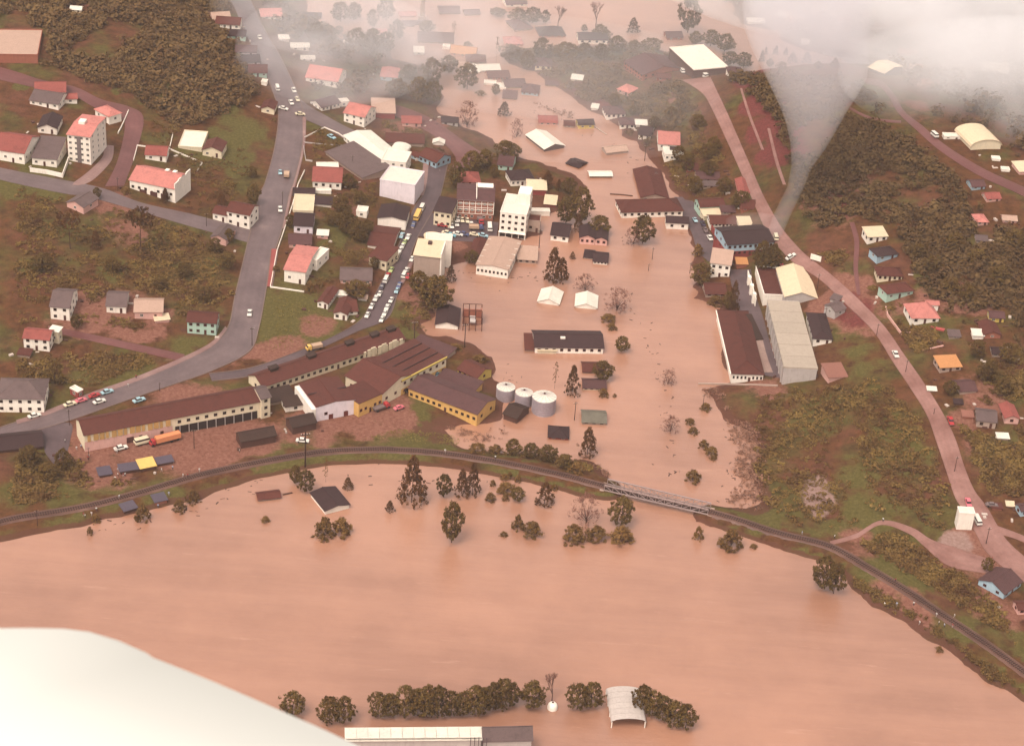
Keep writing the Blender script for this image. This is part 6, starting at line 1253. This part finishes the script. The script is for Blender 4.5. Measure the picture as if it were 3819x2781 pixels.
trees('''
# trees standing in the river
1535 1872 168 104 conifer | tallest dark conifer in the river beside the railway bank
1655 1852 82 60 broad | squat tree just left of the joined pair of river conifers
1722 1847 96 62 conifer; 1762 1842 112 58 conifer | one of a joined pair of dark conifers in the river
1684 2022 146 86 broad | tall ragged tree farthest out in the river below the conifers
1453 1906 40 36 conifer | tiny cone shaped tree beside the tallest river conifer
1297 1821 42 40 conifer | small rounded conifer between river house and railway
1215 1798 90 38 thin | leaning slender tree behind the flooded river house
1102 1802 64 54 broad; 1138 1832 84 62 pine | one of two pines behind the flooded river house
1210 1998 78 80 bush; 1272 1990 68 74 bush | dark leafy shrub in water just below the flooded river house
990 1943 22 34 bush | low lone shrub in open river left of the river house
1883 1786 22 36 bush; 1901 1776 20 20 bush; 1931 1796 30 26 bush; 1838 1809 24 24 bush; 1890 1830 32 72 bush; 1828 1867 34 40 bush; 1885 1863 24 28 bush; 2068 1823 20 30 bush | {n} half drowned shrub from the west below the central railway
1930 1867 48 58 broad | largest rounded shrub among the drowned shrubs below the railway
2030 1880 80 74 conifer | dark pointed tree among drowned shrubs near the bridge end
1930 1972 60 44 bush; 1982 1992 52 78 bush | dark drooping shrub alone in the river between conifer and willows
1878 1996 16 32 bush | low twig raft left of the drooping river shrub
2186 1948 116 116 twig | big twiggy willow in the river left of the bridge
2315 1962 104 90 broad | bushy willow in the river just below the bridge
2140 2017 68 84 bush; 2226 2007 50 80 bush; 2316 2014 58 92 bush | {n} rounded willow crown from the west sunk in the river below the twiggy willow
2603 2006 50 40 bush | small shrub in river below the eastern bridge end
2726 2037 68 90 bush | wide leaning shrub in river below the eastern bank
2810 2041 16 28 bush | drifting twigs beside the wide leaning shrub
3066 2192 114 94 broad; 3108 2212 108 74 broad | dark bushy tree overhanging the river on the eastern bank
3502 2426 20 30 bush | small shrub in the river off the eastern bank
357 1943 32 38 bush | round shrub at the river edge by the washing place
533 1937 60 58 bush | round dark shrub beside the slate roofed bank hut
670 1902 46 50 bush; 720 1870 50 52 bush | one of two round shrubs before the railway bank huts
335 1992 34 24 bush | shrub standing in the river off the western bank
# row of pines in the river
1410 2668 94 72 pine; 1455 2670 88 66 pine; 1510 2668 114 80 pine; 1558 2668 104 74 pine; 1592 2670 120 84 pine; 1634 2668 114 80 pine; 1682 2664 94 72 pine; 1726 2664 90 66 pine; 1770 2662 108 76 pine; 1802 2658 98 70 pine; 1840 2644 104 74 pine; 1876 2640 114 76 pine | {n} pine from the west in the long river row
1912 2628 88 52 pine | slimmest pine closing the long river row
1090 2664 86 86 pine | pine partly hidden by the white aircraft wing
1228 2692 98 76 pine; 1284 2692 98 76 pine | one of two joined pines between wing and long pine row
1986 2634 98 88 pine | round pine next to the bare river tree
2058 2616 98 90 bare | bare tree above the round white tank in the river
2152 2643 98 80 pine; 2206 2634 94 78 pine | one of two joined pines between bare tree and open barn
2394 2654 104 74 pine; 2430 2668 98 70 pine; 2470 2684 94 70 pine; 2512 2708 98 74 pine; 2556 2716 94 74 pine | {n} pine from the west in the clump beside the open barn
# trees in the flooded middle town
2490 1432 58 66 twig | twiggy shrub in open flood left of the long brown warehouse
2500 1610 64 74 twig | twiggy shrub alone in the flood above the bridge
2573 1579 22 38 bush; 2586 1613 24 40 bush | small shrub top beside the twiggy shrub above the bridge
2622 1669 34 40 bush | dark dome shaped shrub in the flood
2653 1692 30 48 bush; 2660 1711 16 30 bush | low shrub touching the dark dome shaped one
2582 1791 44 60 bush | triangular shrub alone just above the bridge
2632 1526 26 42 bush | twigs at the foot of the hooked pole
2132 1472 108 56 conifer | dark column shaped conifer right of the silos
2245 1416 66 84 broad | round dark tree over two drowned roofs
2250 1476 32 40 bush | round shrub before the drowned purple roof
2292 1479 14 16 bush | tiny round shrub top right of the drowned purple roof
2190 1694 100 72 conifer | dark double pointed tree standing at the end of the flooded spit
2068 1450 100 38 thin | slender see through tree between silos and conifer
2318 1310 54 58 broad | round tree right of the long dark roofed hall
2268 1196 28 58 bush; 2282 1226 22 38 bush | small shrub top below the open crowned flooded tree
2300 1157 90 106 twig | open crowned twiggy tree right of the white gabled roof
2182 1082 64 80 twig | rounded shrub above the white gabled roofs
2396 908 100 86 broad | dark tree before the longest white flooded building
2360 912 70 74 twig | pale twiggy tree before the longest white flooded building
2610 1062 78 84 broad | thick tree at flood edge beside the white two storey house
2600 952 48 42 bush | green shrub at the flooded end of the wet street
2838 1012 108 76 broad; 2876 1004 92 70 broad | one of two dark trees before the dark roofed building
2733 1152 104 46 conifer; 2714 1152 64 50 broad | dark tree at the head of the warehouse yard
2670 1132 32 62 bush | low dark shrub at the brown flooded house
2162 834 132 94 broad; 2110 832 96 80 broad | {n} of the tallest leafy flood trees behind the white tower
2155 862 64 38 conifer | dark narrow tree at the foot of the tallest pair
2236 872 64 78 broad | leafy tree right behind the twin gabled house
2040 698 60 50 conifer | pointed tree by the white hipped house
2083 712 44 30 conifer | small pointed tree between two larger ones behind the tower
2120 724 60 54 broad | round tree at the flood edge behind the tower
2060 1048 122 70 conifer; 2092 1052 90 64 conifer | dark conifer pair in flood right of the large white hall
2135 964 26 22 conifer | tiny conifer in flood below the dark roofed house
1680 1050 60 40 conifer | dark narrow tree at the corner of the tall corner building
1760 982 46 52 broad | round tree beside the large white hall
1622 1152 116 136 broad; 1562 1092 76 84 broad | big reddish tree in front of the tall corner building
# trees behind the town centre
1880 432 52 50 conifer | small dark tree alone in the flood with clear reflection
1742 474 102 88 twig | open twiggy tree in the flood by the grey hut
1926 512 74 54 twig | sparse leaning tree in the flood before the white barn
1880 602 74 84 broad; 1916 592 52 54 broad | dark tree above the pale green house
1760 642 74 84 broad; 1700 702 96 66 broad; 1810 622 62 64 broad | {n} dark garden tree from the west between blue house and brick building
1842 662 48 38 broad | small round tree below the pale green house
1743 184 28 34 broad | small round tree alone behind the rusty orange roof
1692 146 66 34 thin | slender pale tree in the far flood
1850 240 102 20 palm | tall palm standing in the far flood
1848 354 40 34 broad | dark round tree beside drowned purple roofs
1793 353 18 40 bush | low shrub on the water left of the drowned purple roofs
# grove at the flood edge
1525 302 58 64 broad; 1610 322 100 88 broad; 1672 272 62 68 broad; 1742 332 90 84 broad; 1482 362 64 94 broad; 1560 382 90 84 broad; 1612 387 80 74 broad | {n} dark tree from the west in the grove above pale roof slab
# trees on the wooded spit
1910 227 54 74 broad; 1965 260 68 62 broad; 2020 217 72 72 broad; 2110 227 66 98 broad; 2180 217 54 64 broad; 2240 227 62 64 broad; 2300 197 60 74 broad | {n} dark tree from the west along the back of the wooded spit
2430 190 46 74 broad; 2365 192 40 54 broad; 2478 245 32 38 broad; 2530 207 34 68 broad | {n} tree from the west between brick building and back shore
2636 227 36 42 broad | round tree against the big white shelter roof
2222 102 96 80 bare | tall bare tree against the far pale flood
2360 120 54 48 conifer | lone pointed tree in the far flood with pale reflection
2565 122 130 90 broad | tallest eucalyptus at the far shore
2592 167 48 54 broad; 2650 172 58 64 broad; 2702 192 64 74 broad; 2722 242 48 64 broad; 2772 252 54 64 broad | {n} tree from the west in the grove behind big white shelter
2178 119 26 24 broad | small round tree left of the dark roofed back shore house
2236 147 54 54 broad; 2262 151 38 38 broad | tree growing over the dark roofed back shore house
1855 62 32 54 broad | low tree mass at the pale far flood
1930 87 54 64 broad; 1986 87 58 68 broad; 2032 87 48 38 broad | tree in the dark far grove above brown purple roof
2080 107 80 74 bare | bare tree at the end of the dark far grove
# misty trees at the top
1270 82 70 74 broad; 1320 77 64 64 broad; 1390 102 64 48 broad; 1440 77 84 64 broad; 1480 152 74 58 broad; 1590 122 42 64 broad | {n} pale misty tree from the west in the far flood
1263 127 30 34 broad | small round misty tree in the flood gap
1180 157 70 74 broad; 1230 152 54 58 broad; 1330 192 84 78 broad; 1390 192 80 80 broad; 1440 197 74 68 broad | {n} misty tree from the west between main road and flood
2840 230 44 22 conifer; 2855 205 30 14 conifer; 2892 205 36 24 conifer; 2930 205 28 18 conifer; 2955 232 36 40 conifer; 3008 232 38 44 conifer; 3112 252 36 36 conifer; 2870 250 30 30 broad; 2915 262 30 40 broad; 3050 258 28 34 broad | {n} small hazy tree from the west along far eastern shore
# trees on the western slopes
262 928 140 96 umbrella | smaller umbrella crowned araucaria on the lower slope
525 938 156 116 umbrella | larger umbrella crowned araucaria on the lower slope
358 926 66 42 conifer | dark cone shaped tree between the two araucarias
362 740 40 36 broad | small dark tree on the lane below the dirt street corner
617 754 52 34 conifer | pale grey conifer against the white wall of the big pink villa
470 720 26 40 bush | dark hedge shrub at the big pink villa corner
945 762 72 52 broad | dark round tree beside the main road above the corner house
827 767 50 46 conifer | dark cone shaped tree behind the two storey corner house
940 662 42 42 broad | dark tree by the upper verge of the main road
205 1432 82 68 broad | round tree above the red kiosk
285 1225 50 46 broad | light green tree beside the tall narrow white house
237 1748 72 68 broad; 112 1742 74 94 broad; 180 1790 60 80 broad | {n} dark tree from the west in the thicket before the tarpaulin shelters
130 1865 20 40 bush | pale green shrub on the railway bank
690 1035 56 60 broad; 850 1000 60 66 broad; 760 1120 50 60 broad; 160 1010 60 80 broad; 420 1010 50 70 broad; 600 1080 46 60 broad | {n} broad tree from the west in the lower western slope brush
800 940 50 56 broad; 855 905 50 40 broad | tree hiding the lilac pink house
1030 1010 24 30 bush | shrub in the yard of the large pink roofed house
1155 1085 44 40 bush | clipped green hedge shrub beside the large pink roofed house
1270 792 64 64 broad; 1292 872 84 76 broad; 1340 902 76 70 broad; 1240 840 50 54 broad; 1370 870 50 50 broad | {n} garden tree from the west between main road houses and car street
1330 1104 52 94 broad | dark round tree before the wide grey brown roof
1395 1005 46 40 broad | small dark tree at the lower end of the terrace
1080 850 50 34 broad | dark tree at the corner of the lilac white house
1300 700 50 60 broad; 1340 760 46 50 broad | garden tree below the long dark open shed
# bushes on the flooded railway spit
1780 1684 34 66 bush; 1848 1690 36 60 bush; 1912 1694 54 64 broad; 1980 1704 48 64 broad; 2042 1718 54 74 broad; 2102 1744 48 64 broad; 2150 1760 40 60 bush; 1700 1300 20 50 bush; 1790 1345 24 60 bush | {n} dark bush from the west between railway and inner flood
# trees on the eastern side
2560 640 70 60 broad; 2640 660 60 60 broad; 2700 720 56 60 broad; 2760 770 56 70 broad; 2590 720 60 60 broad; 2530 600 54 60 broad; 2640 590 54 64 broad | {n} dark tree from the west in the thicket above pale green house
2500 450 50 56 broad; 2440 480 44 50 broad; 2290 400 50 54 broad; 2600 480 50 60 broad; 2660 560 50 56 broad; 2360 430 34 40 broad | {n} tree from the west between spit houses and dirt road
3540 1470 50 54 broad; 3680 1420 70 80 broad; 3760 1350 70 80 broad; 3640 1330 60 70 broad; 3740 1470 60 70 broad | {n} tree from the west among orange and purple hillside roofs
3680 2130 50 46 broad | dark tree beside the light blue house
3560 930 60 70 broad; 3640 990 60 76 broad; 3480 1010 56 70 broad; 3720 1060 66 80 broad; 3540 1090 54 70 broad; 3420 960 50 60 broad; 3600 1120 60 70 broad; 3780 920 60 80 broad | {n} tree from the west standing out of the eastern hillside wood
''')
# ================================================================== BRUSH AND WOODS (nobody could count them)
SLM = leaf_mat('stuff scrub', (78,48,28), (136,108,58)); SWM = leaf_mat('stuff wood', (82,56,34), (120,94,58)); SFM = leaf_mat('stuff twigs', (116,78,62), (148,108,88)); SGM = leaf_mat('stuff grass', (110,94,48), (140,122,66)); SHZ = leaf_mat('stuff misty wood', (90,66,46), (124,98,66))
def inpoly(x, y, poly):
    ins = np.zeros(x.shape, bool); n = len(poly)
    for i in range(n):
        x1, y1 = poly[i]; x2, y2 = poly[(i + 1) % n]
        if y1 != y2: ins ^= ((y1 > y) != (y2 > y)) & (x < (x2 - x1) * (y - y1) / (y2 - y1) + x1)
    return ins
def scatter(name, polys, n, smin, smax, per, mat, clumps=3, minsd=1.0, maxsd=1e9, hf=.75, patch=None):
    X = []; Y = []
    for poly, wgt in polys:
        pw = [(ground(*p).x, ground(*p).y) for p in poly]; xs, ys = zip(*pw); k_ = int(n * wgt); gx = np.empty(0); gy = np.empty(0); tr = 0
        while len(gx) < k_ and tr < 12:
            x = npr.uniform(min(xs), max(xs), k_ * 3); y = npr.uniform(min(ys), max(ys), k_ * 3); ok = inpoly(x, y, pw) & ~occ_at(x, y); s = sdv(x, y); ok &= (s > minsd) & (s < maxsd)
            if patch: ok &= vnoise(x, y, patch) + .6 * vnoise(x, y, patch * .4) > npr.uniform(-.9, .5, len(x))
            gx = np.concatenate([gx, x[ok]]); gy = np.concatenate([gy, y[ok]]); tr += 1
        X.append(gx[:k_]); Y.append(gy[:k_])
    x = np.concatenate(X); y = np.concatenate(Y); m = len(x); z = np.maximum(hzv(x, y), -.1); s = npr.uniform(smin, smax, m) * npr.choice([.55, .8, 1, 1, 1.3, 1.7], m)
    C = np.stack([x, y, z + s * .42 * hf], 1); C = np.repeat(C, clumps, 0); ss = np.repeat(s, clumps); C = C + npr.normal(size=C.shape) * (ss * .3)[:, None] * np.array([1, 1, .55 * hf])
    v, f = leaves(C, ss * .42, np.repeat(ss * .095, per), per, hf); C = None
    v[:, 2] = np.maximum(v[:, 2], np.repeat(np.repeat(z, clumps * per), 4) - .15)
    tag(link(name, npmesh(name, v, f, mat)), kind='stuff')
for q in ((400,140),(380,185),(440,110),(330,200)): c_ = ground(*q); [occ_disc(c_.x + i * 1.6, c_.y + j * 1.6, 1.5) for i in range(-4, 5) for j in range(-4, 5)]
WLEFT = [(60,20),(300,0),(820,-40),(930,230),(965,330),(900,400),(780,430),(700,520),(600,430),(480,350),(400,330),(250,270),(150,235),(150,120)]
scatter('hillside_wood', [(WLEFT, .7), ([(-300,-60),(850,-60),(800,-10),(300,10),(60,20),(-100,230),(-300,250)], .3)], 3000, 2.2, 5.0, 26, SWM, 3, 2, 1e9, .75)
scatter('hillside_wood', [([(2960,720),(3180,400),(3300,420),(3420,560),(3560,680),(3600,760),(3700,900),(3560,860),(3400,840),(3210,820),(3060,860)], .45), ([(3260,900),(3600,800),(3900,900),(3900,1300),(3760,1330),(3560,1240),(3420,1040),(3370,900)], .3), ([(2700,280),(2900,290),(3180,310),(3280,380),(3150,400),(2960,480),(2990,620),(2960,700),(2900,560),(2870,420)], .25)], 3000, 1.8, 4.4, 26, SWM, 3, 1.5, 1e9, .7, 30)
scatter('misty_wood', [([(3330,40),(3819,-60),(4100,300),(4100,620),(3800,600),(3600,480),(3420,420),(3340,330)], .45), ([(2720,-100),(3819,-100),(3819,0),(3330,60),(3200,220),(3000,170),(2920,110),(2760,80)], .4), ([(1000,-20),(1160,80),(1400,190),(1430,260),(1350,360),(1200,380),(1120,260),(1060,160)], .15)], 1100, 3.6, 6.5, 14, SHZ, 4, 2, 1e9, .8, 40)
scatter('scrub', [([(60,700),(400,750),(700,850),(910,930),(880,1100),(840,1230),(60,1210)], .24), ([(60,1260),(640,1350),(480,1410),(230,1480),(60,1400)], .06), ([(60,1700),(240,1700),(400,1800),(640,1790),(640,1830),(300,1880),(60,1910)], .08), ([(2820,1480),(3060,1440),(3300,1430),(3480,1640),(3540,1860),(3500,1990),(3290,1930),(3150,1990),(2950,1970),(2850,1880),(2790,1740),(2830,1660)], .2), ([(3110,2040),(3290,1970),(3440,2040),(3560,2120),(3700,2230),(3800,2420),(3650,2370),(3400,2200)], .1), ([(3480,1440),(3819,1300),(3950,2000),(3740,1950),(3640,1820),(3560,1620)], .16), ([(2960,960),(3230,930),(3420,1150),(3500,1260),(3420,1320),(3200,1090)], .08), ([(2320,520),(2500,250),(2640,470),(2840,840),(2700,830),(2560,760)], .08)], 8000, .8, 2.6, 15, SLM, 3, 1.2, 1e9, .55, 16)
scatter('scrub', [([(1000,400),(1180,460),(1400,600),(1400,1000),(1380,1180),(1200,1100),(1100,700)], .5), ([(480,420),(900,560),(960,700),(880,860),(700,790),(660,600)], .25), ([(1400,450),(1620,470),(1850,620),(1700,700),(1620,600)], .1), ([(1530,1090),(1620,1060),(1640,1230),(1480,1230)], .08), ([(1700,1670),(1800,1670),(2200,1740),(2240,1790),(2000,1760)], .12), ([(3150,2170),(3230,2150),(3819,2560),(3800,2600),(3400,2370)], .2)], 1700, .7, 2.0, 14, SLM, 3, .8, 1e9, .7, 10)
scatter('wooded_spit_brush', [([(1890,200),(2150,185),(2500,215),(2560,300),(2560,420),(2440,560),(2330,490),(2150,350),(1980,250)], 1)], 800, 1.6, 3.8, 20, SWM, 3, 1.0, 1e9, .8, 18)
scatter('flooded_brush', [([(2620,1450),(2830,1440),(2880,1700),(2900,1900),(2720,1910),(2740,1760),(2760,1600)], .5), ([(2700,1500),(2830,1500),(2850,1880),(2780,1880)], .2), ([(1660,1590),(1760,1580),(1900,1580),(1880,1640),(1740,1650)], .08), ([(1960,375),(2140,420),(2130,450),(1960,400)], .08), ([(2180,1700),(2260,1760),(2330,1830),(2200,1780)], .14)], 620, .8, 2.4, 7, SFM, 3, -22, 1.5, .5, 9)
scatter('bank_grass', [([(1000,1735),(1500,1695),(2200,1815),(2200,1840),(1500,1720),(1000,1775)], .3), ([(1230,1660),(1500,1600),(1720,1625),(1700,1665)], .25), ([(2700,1930),(3100,2070),(3200,2180),(3100,2130),(2700,1950)], .15), ([(960,1100),(1120,1120),(1330,1240),(1180,1290),(960,1310)], .3)], 1800, .5, 1.1, 5, SGM, 2, .4, 1e9, .5, 8)
def flotsam():
    v = []; f = []
    lines = [[(2300,1100),(2420,1250),(2480,1420),(2500,1600),(2480,1780)], [(1900,440),(2080,430),(2300,560),(2440,680)], [(1650,1250),(1850,1340),(1950,1420)], [(2700,1520),(2760,1650),(2740,1780),(2700,1880)], [(2000,1740),(1700,1800),(1300,1760)], [(1000,1790),(800,1880),(560,1935),(300,1980)], [(1700,1010),(1900,1060),(2050,1010)]]
    for ln in lines:
        for (x0, y0), (x1, y1) in zip(ln[:-1], ln[1:]):
            for _ in range(11):
                u = rnd.random(); p = pix(x0 + (x1 - x0) * u + rnd.gauss(0, 22), y0 + (y1 - y0) * u + rnd.gauss(0, 14), 0)
                if sdv(np.array([p.x]), np.array([p.y]))[0] > -1.5: continue
                a = rnd.uniform(0, 3.14); L = rnd.uniform(.2, .9); w = rnd.uniform(.06, .3); c, s_ = math.cos(a), math.sin(a); o = len(v)
                for q in ((-L, -w), (L, -w * .6), (L * .9, w), (-L * .8, w * .7)): v.append((p.x + q[0] * c - q[1] * s_, p.y + q[0] * s_ + q[1] * c, .07))
                for q in ((-L, -w), (L, -w * .6), (L * .9, w), (-L * .8, w * .7)): v.append((p.x + q[0] * c - q[1] * s_, p.y + q[0] * s_ + q[1] * c, -.1))
                f += [(o, o + 1, o + 2, o + 3)] + [(o + i, o + 4 + i, o + 4 + (i + 1) % 4, o + (i + 1) % 4) for i in range(4)]
    tag(MB().add(v, f).build('floating_debris', BARK), kind='stuff')
flotsam()
# ================================================================== MIST, SMOKE, HAZE, GLARE VEIL
def vol_mat(key, col, den):
    m = bpy.data.materials.new(key); m.use_nodes = True; t = m.node_tree; t.nodes.clear(); o = t.nodes.new('ShaderNodeOutputMaterial'); v = t.nodes.new('ShaderNodeVolumePrincipled')
    v.inputs['Color'].default_value = (*col, 1); v.inputs['Density'].default_value = den; v.inputs['Anisotropy'].default_value = .0; t.links.new(v.outputs[0], o.inputs['Volume'])
    if key in ('mist', 'thick mist'):
        g_ = N(t, 'ShaderNodeNewGeometry'); nz_ = noise(t, g_.outputs['Position'], .022, 3, .6); r = N(t, 'ShaderNodeMapRange'); r.inputs[1].default_value = .36; r.inputs[2].default_value = .64; r.inputs[3].default_value = den * .1; r.inputs[4].default_value = den * 2.0; t.links.new(nz_, r.inputs[0]); t.links.new(r.outputs[0], v.inputs['Density'])
    return m
def ellipsoid(name, c, rx, ry, rz, mat):
    bm = bmesh.new(); bmesh.ops.create_icosphere(bm, subdivisions=4, radius=1); me = bpy.data.meshes.new(name); bm.to_mesh(me); bm.free(); me.shade_smooth(); me.materials.append(mat)
    o = link(name, me); o.location = c; o.scale = (rx, ry, rz); tag(o, kind='stuff'); return o
MIST1 = vol_mat('mist', (.98, .95, .96), .0038); MIST2 = vol_mat('thick mist', (.99, .97, .97), .0095); GLARE_VEIL = vol_mat('glare veil', (.99, .965, .96), .0030); SMK = vol_mat('smoke', (.94, .92, .95), .028)
def bank(px, py, z, rx, ry, rz, m): p = pix(px, py, z); ellipsoid('mist', (p.x, p.y, z), rx, ry, rz, m)
bank(1270, 170, 20, 52, 60, 20, MIST1); bank(1420, 20, 18, 90, 70, 18, MIST1); bank(1180, 260, 14, 42, 40, 12, MIST1)
bank(3720, 40, 46, 130, 60, 36, MIST2); bank(3920, 330, 46, 100, 50, 30, MIST2); bank(3500, 160, 36, 80, 60, 22, MIST1); bank(3700, -60, 46, 190, 80, 38, MIST2)
bank(2150, 60, 14, 200, 130, 22, GLARE_VEIL); bank(1900, 300, 8, 130, 90, 14, GLARE_VEIL)  # thin volumes added to whiten the far flood like a window-glare veil
def smoke():
    P0 = ground(2893, 890); Y = P0.y; n = 20; rings = [(893,2870,2912),(860,2862,2925),(800,2885,2950),(700,2935,2998),(620,2950,3030),(540,2946,3085),(470,2930,3125),(404,2905,3160),(330,2868,3205),(270,2838,3238),(200,2800,3245),(120,2770,3246),(0,2760,3260),(-160,2760,3270),(-330,2780,3260),(-420,2860,3180)]
    vs = []
    for py, x0, x1 in rings:
        def at(px):
            r = ray(px, py); t = Y / r.y; return CAM + r * t
        a, b = at(x0), at(x1); c = (a + b) / 2; R = (b - a).length / 2
        for i in range(n): q = 2 * math.pi * i / n; vs.append((c.x + R * math.cos(q), c.y + R * .75 * math.sin(q), c.z))
    m = len(rings); fs = [(j * n + i, j * n + (i + 1) % n, (j + 1) * n + (i + 1) % n, (j + 1) * n + i) for j in range(m - 1) for i in range(n)] + [tuple(range(n))[::-1], tuple(range((m - 1) * n, m * n))]
    o = MB().add(vs, fs).build('smoke', SMK); tag(o, kind='stuff')
    p = ground(2830, 850); ellipsoid('smoke', (p.x, p.y, p.z + 2), 15, 8, 4, vol_mat('low smoke', (.9, .84, .82), .014))
smoke()
HAZE = vol_mat('haze', (.95, .86, .83), .00006)
hb_ = MB(); hb_.box(-5400, 5400, -700, 5400, -9, 403)
tag(hb_.build('haze', HAZE), kind='stuff')
for k_ in ROOTS.values():
    for q in ('w', 'd', 'hh'): pass
for o in S.objects:
    for q in ('w', 'd', 'hh'):
        if q in o: del o[q]
